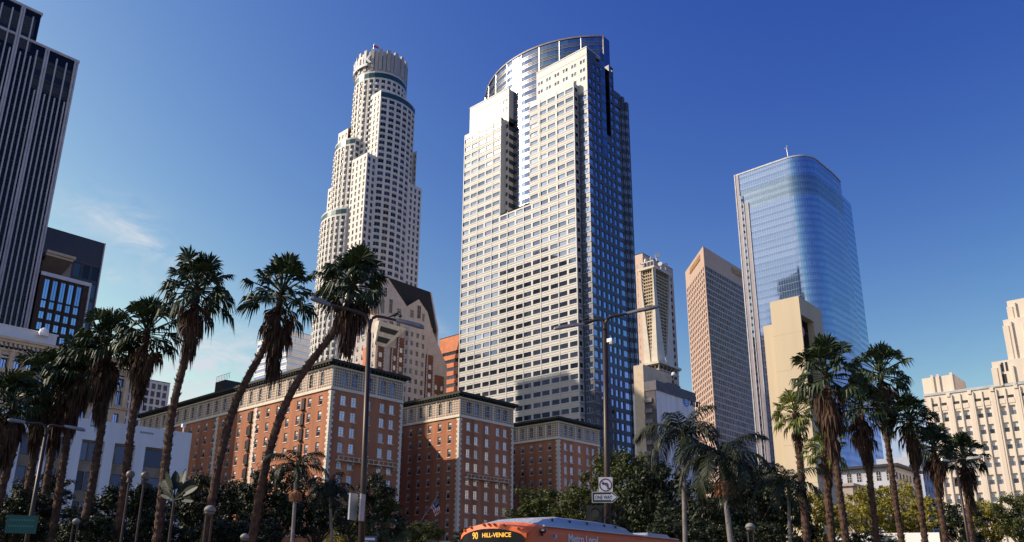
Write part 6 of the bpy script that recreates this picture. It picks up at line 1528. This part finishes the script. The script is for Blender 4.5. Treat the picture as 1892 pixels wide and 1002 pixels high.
rt = thing('blue_street_sign', 'small blue and white sign low beside the lamp pole', 'sign', c-up*.2); m = MB(); m.slab([q(-.26, -.2), q(.26, -.2), q(.26, .11), q(-.26, .11)], n, .02); m.build('panel', mat('sign_navy', (.05, .07, .16), .5), rt)
m = MB(); m.poly([q(-.2, -.02, .008), q(.2, -.02, .008), q(.2, .05, .008), q(-.2, .05, .008)]); m.poly([q(-.16, -.12, .008), q(.0, -.12, .008), q(.0, -.07, .008), q(-.16, -.07, .008)]); m.build('white_marks', M_['sign_w'], rt)
# park lamps
def post_lamp(px, py, dist, label, kind, r=.2):
    c = atD(px, py, dist); b = Vector((c.x, c.y, 0)); root = thing('park_lamp', label, 'lamp', b, 'lamps in the square')
    m = MB(); H = c.z
    if kind == 'dome':
        for o in (-.09, .09): m.tube([b+Rv*o, Vector((c.x, c.y, H-r))+Rv*o], .035, 6)
        g = MB(); g.lathe(c-up*r, [(.5*r, 0), (.95*r, .35*r), (r, .8*r)], 12); d = MB(); d.lathe(c-up*.2*r, [(1.15*r, 0), (1.1*r, .5*r), (.8*r, .9*r), (.05, 1.15*r)], 14); d.build('dome_cover', mat('dome_grey', (.22, .21, .20), .7), root, smooth=True)
    else:
        m.tube([b, b+up*.5], [.16, .1], 8); m.tube([b+up*.5, Vector((c.x, c.y, H-r*1.6))], .036, 8); m.lathe(c-up*r*1.9, [(.1, 0), (.5*r, .2), (.6*r, .9*r)], 10)
        prof = [(r*math.sin(math.pi*i/10), r-r*math.cos(math.pi*i/10)) for i in range(11)]; g = MB(); g.lathe(c-up*r, prof, 14)
    m.build('post', M_['pole'], root); g.build('globe', M_['globe'], root, smooth=True)
post_lamp(388, 943, 27, 'domed path lamp on a pair of thin posts right of the straight fan palm', 'dome', .16)
post_lamp(141, 964, 34, 'small domed path lamp behind the left palm trunks', 'dome', .12)
post_lamp(452, 993, 29, 'low domed path lamp at the foot of the most leaning palm', 'dome', .13)
post_lamp(1386, 974, 30, 'dull domed path lamp between the seed-bearing palm and its thin neighbour', 'dome', .15)
post_lamp(241, 877, 30, 'globe lamp left of the pair, before the white pier building', 'globe', .14)
post_lamp(268, 879, 30, 'globe lamp right of the pair, beside the paddle-leaved plant', 'globe', .14)
# flag on its slanting pole above the terrace
A, B = atD(776, 966, 178), atD(808, 918, 176); root = thing('flag_on_pole', 'striped flag hanging from a slanting pole above the stone terrace', 'flag', A)
m = MB(); m.tube([A, B], [.16, .10], 6); m.lathe(B, [(.05, 0), (.2, .1), (.2, .3), (0, .45)], 8); m.build('pole', M_['lamp_grey'], root)
fl = MB(); nS = 9; nU = 8
tl = B-(B-A)*.04; u = (A-B).normalized()
def fp(i, k):   # i down the hoist, k across the fly; cloth hangs and folds
    h = i/nS; f = k/nU; p = tl+u*h*2.7; return p+Rv*(f*1.7*(1-.35*f))+Vector((0, 0, -f*(3.1-1.2*h)))+Fv*(.25*math.sin(k*1.7+i*.4))
for i in range(nS):
    for k in range(nU):
        canton = i < 5 and k < 4; mi = 2 if canton else (0 if i % 2 == 0 else 1)
        fl.poly([fp(i, k), fp(i+1, k), fp(i+1, k+1), fp(i, k+1)], mi)
for i in range(4):
    for k in range(3):
        p = fp(i, k).lerp(fp(i+1, k+1), .5)-Fv*.12; fl.poly([p-Rv*.07-up*.07, p+Rv*.07-up*.07, p+Rv*.07+up*.07, p-Rv*.07+up*.07], 1)
fl.build('flag_cloth', [mat('flag_red', (.42, .03, .04), .85), mat('flag_white', (.62, .62, .65), .85), mat('flag_blue', (.02, .03, .12), .85)], root)
# white canvas canopy at the right
c0_, c1_ = atD(1572, 993, 66), atD(1735, 985, 62); m = MB(); dn = Vector((Fv.x, Fv.y, 0)).normalized()*5
z1, z2 = atD(1590, 987, 66).z, atD(1735, 984, 62).z
root = thing('white_canopy', 'low white canvas canopy behind the palm trunks at lower right', 'canopy', Vector((c0_.x, c0_.y, 0)))
P = [Vector((c0_.x, c0_.y, z1-.35)), Vector((c1_.x, c1_.y, z2))]
m.poly([P[0]-up*.9, P[1]-up*1.2, P[1], P[0].lerp(P[1], .12)+up*.35, P[0]]); m.poly([P[0], P[0].lerp(P[1], .12)+up*.35, P[0].lerp(P[1], .12)+up*.35+dn, P[0]+dn]); m.poly([P[0].lerp(P[1], .12)+up*.35, P[1], P[1]+dn, P[0].lerp(P[1], .12)+up*.35+dn]); m.poly([P[1]-up*1.2, P[1]-up*1.2+dn, P[1]+dn, P[1]]); m.build('canvas', M_['white'], root)
m = MB()
for t in (0.01, .33, .66, .99):
    p = P[0].lerp(P[1], t)+dn*.02; m.tube([Vector((p.x, p.y, 0)), p-up*.8], .06, 6)
m.build('posts', M_['lamp_grey'], root)
# white lattice arch between the left palms
c = atD(188, 1002, 47); root = thing('lattice_arch', 'white lattice garden arch low between the left palm trunks', 'garden arch', Vector((c.x, c.y, 0))); m = MB(); rr = 1.0; zc = atD(190, 1000, 47).z
for i in range(18):
    a, b = math.pi*i/18, math.pi*(i+1)/18
    m.bar(c+Rv*rr*math.cos(a)+up*(zc-c.z-.6+rr*math.sin(a)), c+Rv*rr*math.cos(b)+up*(zc-c.z-.6+rr*math.sin(b)), .05, .22)
for i in range(-4, 5):
    x = i*.22; h = math.sqrt(max(0, rr*rr-x*x)); m.bar(Vector((c.x, c.y, .1))+Rv*x, c+Rv*x+up*(zc-c.z-.6+h), .05, .05)
for k in range(12): z = .3+k*.24; m.bar(Vector((c.x, c.y, z))-Rv*rr, Vector((c.x, c.y, z))+Rv*rr, .05, .04) if z < zc-.6 else None
m.build('lattice', mat('shade_toned_lattice', (.40, .39, .42), .7), root)  # white lattice greyed, its shade put into the base colour
# pigeons on the lamp arms
def bird(p, yaw, label):
    m = MB(); d = Vector((math.cos(yaw), math.sin(yaw), 0)); p = Vector(p); s = 1.1
    m.tube([p-d*.17*s+up*.06, p-d*.09*s+up*.085, p+up*.12, p+d*.07*s+up*.15, p+d*.10*s+up*.19, p+d*.115*s+up*.215, p+d*.15*s+up*.205, p+d*.175*s+up*.195], [.012, .035, .062, .045, .026, .028, .014, .003], 8)
    m.bar(p-d*.12*s+up*.07, p-d*.26*s+up*.03, .05, .012); w = d.cross(up)
    for q_ in (-1, 1): m.poly([p+w*.055*q_+d*.05+up*.13, p+w*.06*q_-d*.04+up*.10, p+w*.03*q_-d*.19+up*.06, p+w*.05*q_-d*.05+up*.14]); m.tube([p+w*.02*q_+up*.075, p+w*.022*q_], .006, 4)
    o = solid('pigeon', label, 'bird', m, [mat('pigeon_grey', (.035, .035, .04), .7)], p, 'pigeons on the lamp arms', smooth=True)
for px, py, dist, yw, lb in ((729, 590, 24, .6, 'pigeon on the right arm of the lamp before the hotel'), (739, 592, 24, 2.4, 'second pigeon on the right arm of the lamp before the hotel, nearer its head'), (1084, 596, 30, 1.0, 'pigeon on the left arm of the lamp before the granite tower'), (1193, 568, 30, 2.0, 'pigeon on the right lamp head before the lattice tower')):
    bird(atD(px, py, dist)+up*.03, yw, lb)
# ================================================================ the bus
def bus():
    h = 3.17; d = ray(1930, 1067); L = Vector((d.x, d.y, 0)).normalized(); Wd = Vector((-L.y, L.x, 0)); A = onZ(979, 965, h); org = Vector((A.x, A.y, 0))
    P = lambda l, w, z: org+L*l+Wd*w+Vector((0, 0, z))
    root = thing('city_bus', 'orange city bus with grey roof pods and a lit destination sign', 'bus', org)
    orange = mat('bus_orange', (.85, .14, .02), .5, 0, .08, 1., coat=.1); silver = mat('bus_roof_silver', (.42, .46, .56), .38, .35, .08, .8)
    LEN, WID, H = 12.2, 2.5, 3.17
    # cross-section (w, z), viewer's side w=0 ; body lofted along the length with a raked, rounded front
    def sec(inset, top, r):
        pts = [(inset, .35), (inset, top-r)]
        for i in range(1, 6): a = math.pi/2*i/6; pts.append((inset+r-r*math.cos(a), top-r+r*math.sin(a)))
        pts += [(inset+r, top)]
        for t in (.25, .5, .75): pts.append((inset+r+(WID-2*inset-2*r)*t, top+.05*math.sin(math.pi*t)))
        pts += [(WID-inset-r, top)]
        for i in range(5, 0, -1): a = math.pi/2*i/6; pts.append((WID-(inset+r-r*math.cos(a)), top-r+r*math.sin(a)))
        pts += [(WID-inset, top-r), (WID-inset, .35)]; return pts
    b = MB(); st = [(-.02, .22, H-.30, .20), (.06, .10, H-.18, .26), (.22, .03, H-.06, .28), (.5, 0, H, .28), (LEN-.3, 0, H, .28), (LEN, .08, H-.12, .3)]
    rings = [[P(l+(0 if z > 1.3 else -.0), w, z) for w, z in sec(i, t, r)] for l, i, t, r in st]
    n = len(rings[0])
    for a, c in zip(rings, rings[1:]):
        for k in range(n-1): b.poly([a[k], c[k], c[k+1], a[k+1]])
    b.poly(rings[0]); b.poly(rings[-1][::-1]); b.poly([rings[0][0], rings[0][-1], rings[-1][-1], rings[-1][0]])
    b.build('body', orange, root, smooth=False)
    # curved orange brow above the destination sign, with marker lights
    br = MB(); N_ = 16; prev = None
    def front(w, z):  # front face bulge
        return -.05-.22*math.sin(math.pi*min(max(w/WID, 0), 1))
    for i in range(N_+1):
        w = .06+(WID-.12)*i/N_; zt = H-.30+.30*math.sin(math.pi*(i/N_))**.5; zb = zt-.17
        row = [P(front(w, 0)-.05, w, zb), P(front(w, 0)-.02, w, zt-.03), P(.05, w, zt+.02), P(.45, w, min(H+.01+.05*math.sin(math.pi*i/N_), zt+.12))]
        if prev:
            for k in range(3): br.poly([prev[k], prev[k+1], row[k+1], row[k]])
        prev = row
    br.build('front_brow', orange, root, smooth=True)
    mk = mat('marker_amber', (.5, .12, .03), .3)
    for t in (.10, .28, .42, .5, .58, .80, .92):
        w = .06+(WID-.12)*t; zt = H-.30+.30*math.sin(math.pi*t)**.5; c = P(front(w, 0)-.06, w, zt-.05); ml = MB(); ml.lathe(c-Vector((0, 0, .03)), [(.01, 0), (.045, .02), (.045, .05), (.01, .08)], 8); ml.build('marker_light', mk, root)
    # glass front with sign
    g = MB(); prev = None
    for i in range(N_+1):
        w = .12+(WID-.24)*i/N_; zt = H-.30-.16+.30*math.sin(math.pi*(i/N_))**.5; row = [P(front(w, 0)-.02, w, .95), P(front(w, 0)-.03, w, zt-.42 if False else 1.9), P(front(w, 0)-.03, w, zt+.02)]
        if prev:
            for k in range(2): g.poly([prev[k], prev[k+1], row[k+1], row[k]])
        prev = row
    g.build('windscreen', mat('bus_black_glass', (.006, .006, .008), .12, 0, .0, spec=.25), root, smooth=True)
    amber = glow('amber_led', (1., .50, .06), 1.5)
    zb = 2.71
    def bend(c):
        w = 1.90-c.x; return P(front(w, 0)-.05-c.z, w, zb+c.y)
    textmesh('destination_text', '90', .28, amber, root, (0, 0, 0), (1, 0, 0), up, .004, bend, bold=.012, sx=.85)
    def bend2(c):
        w = 1.50-c.x; return P(front(w, 0)-.05-c.z, w, zb+.04+c.y)
    textmesh('destination_text', 'HILL-VENICE', .18, amber, root, (0, 0, 0), (1, 0, 0), up, .004, bend2, bold=.014, sx=.98)
    # roof pods
    rp = MB(); zt = H+.30
    secs = [(.55, H-.02), (.80, H+.10), (1.3, H+.20), (2.2, zt), (5.2, zt), (6.6, zt-.03), (7.3, zt-.10), (7.7, H-.02)]
    prev = None
    for l, z in secs:
        row = [P(l, .16, H-.10), P(l, .22, H+.02+(z-H)*.25), P(l, .34, z-.03), P(l, .48, z), P(l, WID-.48, z), P(l, WID-.34, z-.03), P(l, WID-.22, H+.02+(z-H)*.25), P(l, WID-.16, H-.10)]
        if prev:
            for k in range(7): rp.poly([prev[k], row[k], row[k+1], prev[k+1]])
        prev = row
    rp.build('roof_pod', silver, root, smooth=False)
    sm = MB()
    for l in (2.2, 3.7, 5.2, 6.6):
        sm.hexa([P(a_, w_, z_) for z_ in (zt-.012, zt+.006) for a_, w_ in ((l, .5), (l+.03, .5), (l+.03, WID-.5), (l, WID-.5))])
    sm.build('pod_seams', M_['sign_k'], root, kind=None)
    rg = MB()
    for l in (1.75, 2.9, 4.1, 5.4, 6.3): a = P(l, .30, H+.12); rg.box(a.x-.05, a.x+.05, a.y-.05, a.y+.05, a.z-.02, a.z+.10)
    rg.build('lifting_lugs', M_['sign_k'], root)
    r2 = MB(); prev = None
    for l, z in ((9.2, H), (9.5, H+.13), (11.4, H+.13), (11.8, H)):
        row = [P(l, .3, H-.05), P(l, .4, z), P(l, WID-.4, z), P(l, WID-.3, H-.05)]
        if prev:
            for k in range(3): r2.poly([prev[k], row[k], row[k+1], prev[k+1]])
        prev = row
    r2.build('rear_roof_pod', silver, root)
    # pale roof edge strip, camera, flag decal, lettering
    eg = MB(); eg.hexa([P(l, w, z) for z in (H-.075, H-.03) for l, w in ((.9, .035), (LEN-.4, .035), (LEN-.4, .10), (.9, .10))]); eg.build('roof_edge', silver, root)
    cm_ = MB(); c = P(.62, -.05, 2.94); cm_.tube([c-Wd*.10, c+Wd*.08], [.065, .07], 10); cm_.tube([c+Vector((0, 0, -.05)), c+Vector((0, 0, -.14))], .04, 8); cm_.build('side_camera', M_['sign_k'], root)
    dc = MB(); q = lambda l, z, o=.006: P(l, -o, z)
    dc.poly([q(1.35, 2.74), q(1.58, 2.74), q(1.58, 2.87), q(1.35, 2.87)], 0); dc.poly([q(1.35, 2.805, .009), q(1.46, 2.805, .009), q(1.46, 2.87, .009), q(1.35, 2.87, .009)], 1)
    for k in range(3): dc.poly([q(1.35, 2.75+k*.02, .008), q(1.58, 2.75+k*.02, .008), q(1.58, 2.76+k*.02, .008), q(1.35, 2.76+k*.02, .008)], 2)
    dc.build('flag_decal', [M_['sign_w'], mat('decal_blue', (.03, .05, .25), .5), M_['sign_r']], root)
    lt = next(l/50 for l in range(0, 400) if proj(P(l/50, 0, 2.7))[0] > 1049); le = next(l/50 for l in range(0, 600) if proj(P(l/50, 0, 2.7))[0] > 1108)
    textmesh('side_lettering', 'Metro Local', .34, mat('bus_lettering', (.88, .86, .82), .5), root, P(lt, -.012, 2.69), L, up, .006, bold=.018, sx=(le-lt)/1.80)
    # windows, doors, wheels
    for k in range(6):
        l0 = 1.9+k*1.62; m = MB(); m.hexa([P(l, w, z) for z in (1.25, 2.28) for l, w in ((l0, -.012), (l0+1.5, -.012), (l0+1.5, .02), (l0, .02))]); m.build('side_window', mat('bus_window', (.012, .012, .015), .08) if k == 0 else bpy.data.materials['bus_window'], root)
    m = MB(); m.hexa([P(l, w, z) for z in (2.33, 2.40) for l, w in ((.55, -.02), (1.7, -.02), (1.7, .02), (.55, .02))]); m.hexa([P(l, w, z) for z in (1.2, 2.33) for l, w in ((.62, -.012), (1.62, -.012), (1.62, .02), (.62, .02))]); m.build('driver_window', bpy.data.materials['bus_window'], root)
    for l in (2.4, 9.2):
        for w in (0, WID-.3):
            t = MB(); t.tube([P(l, w-.03, .5), P(l, w+.3, .5)], .5, 18); to = t.build('wheel', M_['sign_k'], root); r_ = MB(); r_.tube([P(l, w-.05 if w == 0 else w+.31, .5), P(l, w if w == 0 else w+.34, .5)], .28, 14); r_.build('rim', M_['alu'], to)
    for w in (.35, WID-.35): t = MB(); t.tube([P(-.20, w, .75), P(-.12, w, .75)], .11, 10); t.build('headlight', M_['sign_w'], root)
    m = MB(); m.hexa([P(l, w, z) for z in (.35, .6) for l, w in ((-.26, .1), (-.26, WID-.1), (.05, WID-.02), (.05, .02))]); m.build('bumper', M_['sign_k'], root)
    for w, s_ in ((-.02, -1), (WID+.02, 1)):
        t = MB(); a = P(-.05, w, 2.45); e = P(-.45, w+.22*s_, 2.35); t.tube([a, a.lerp(e, .5)+Vector((0, 0, .08)), e], .025, 6); t.bar(e, e-Vector((0, 0, .5)), .2, .1); t.build('mirror', M_['sign_k'], root)
bus()
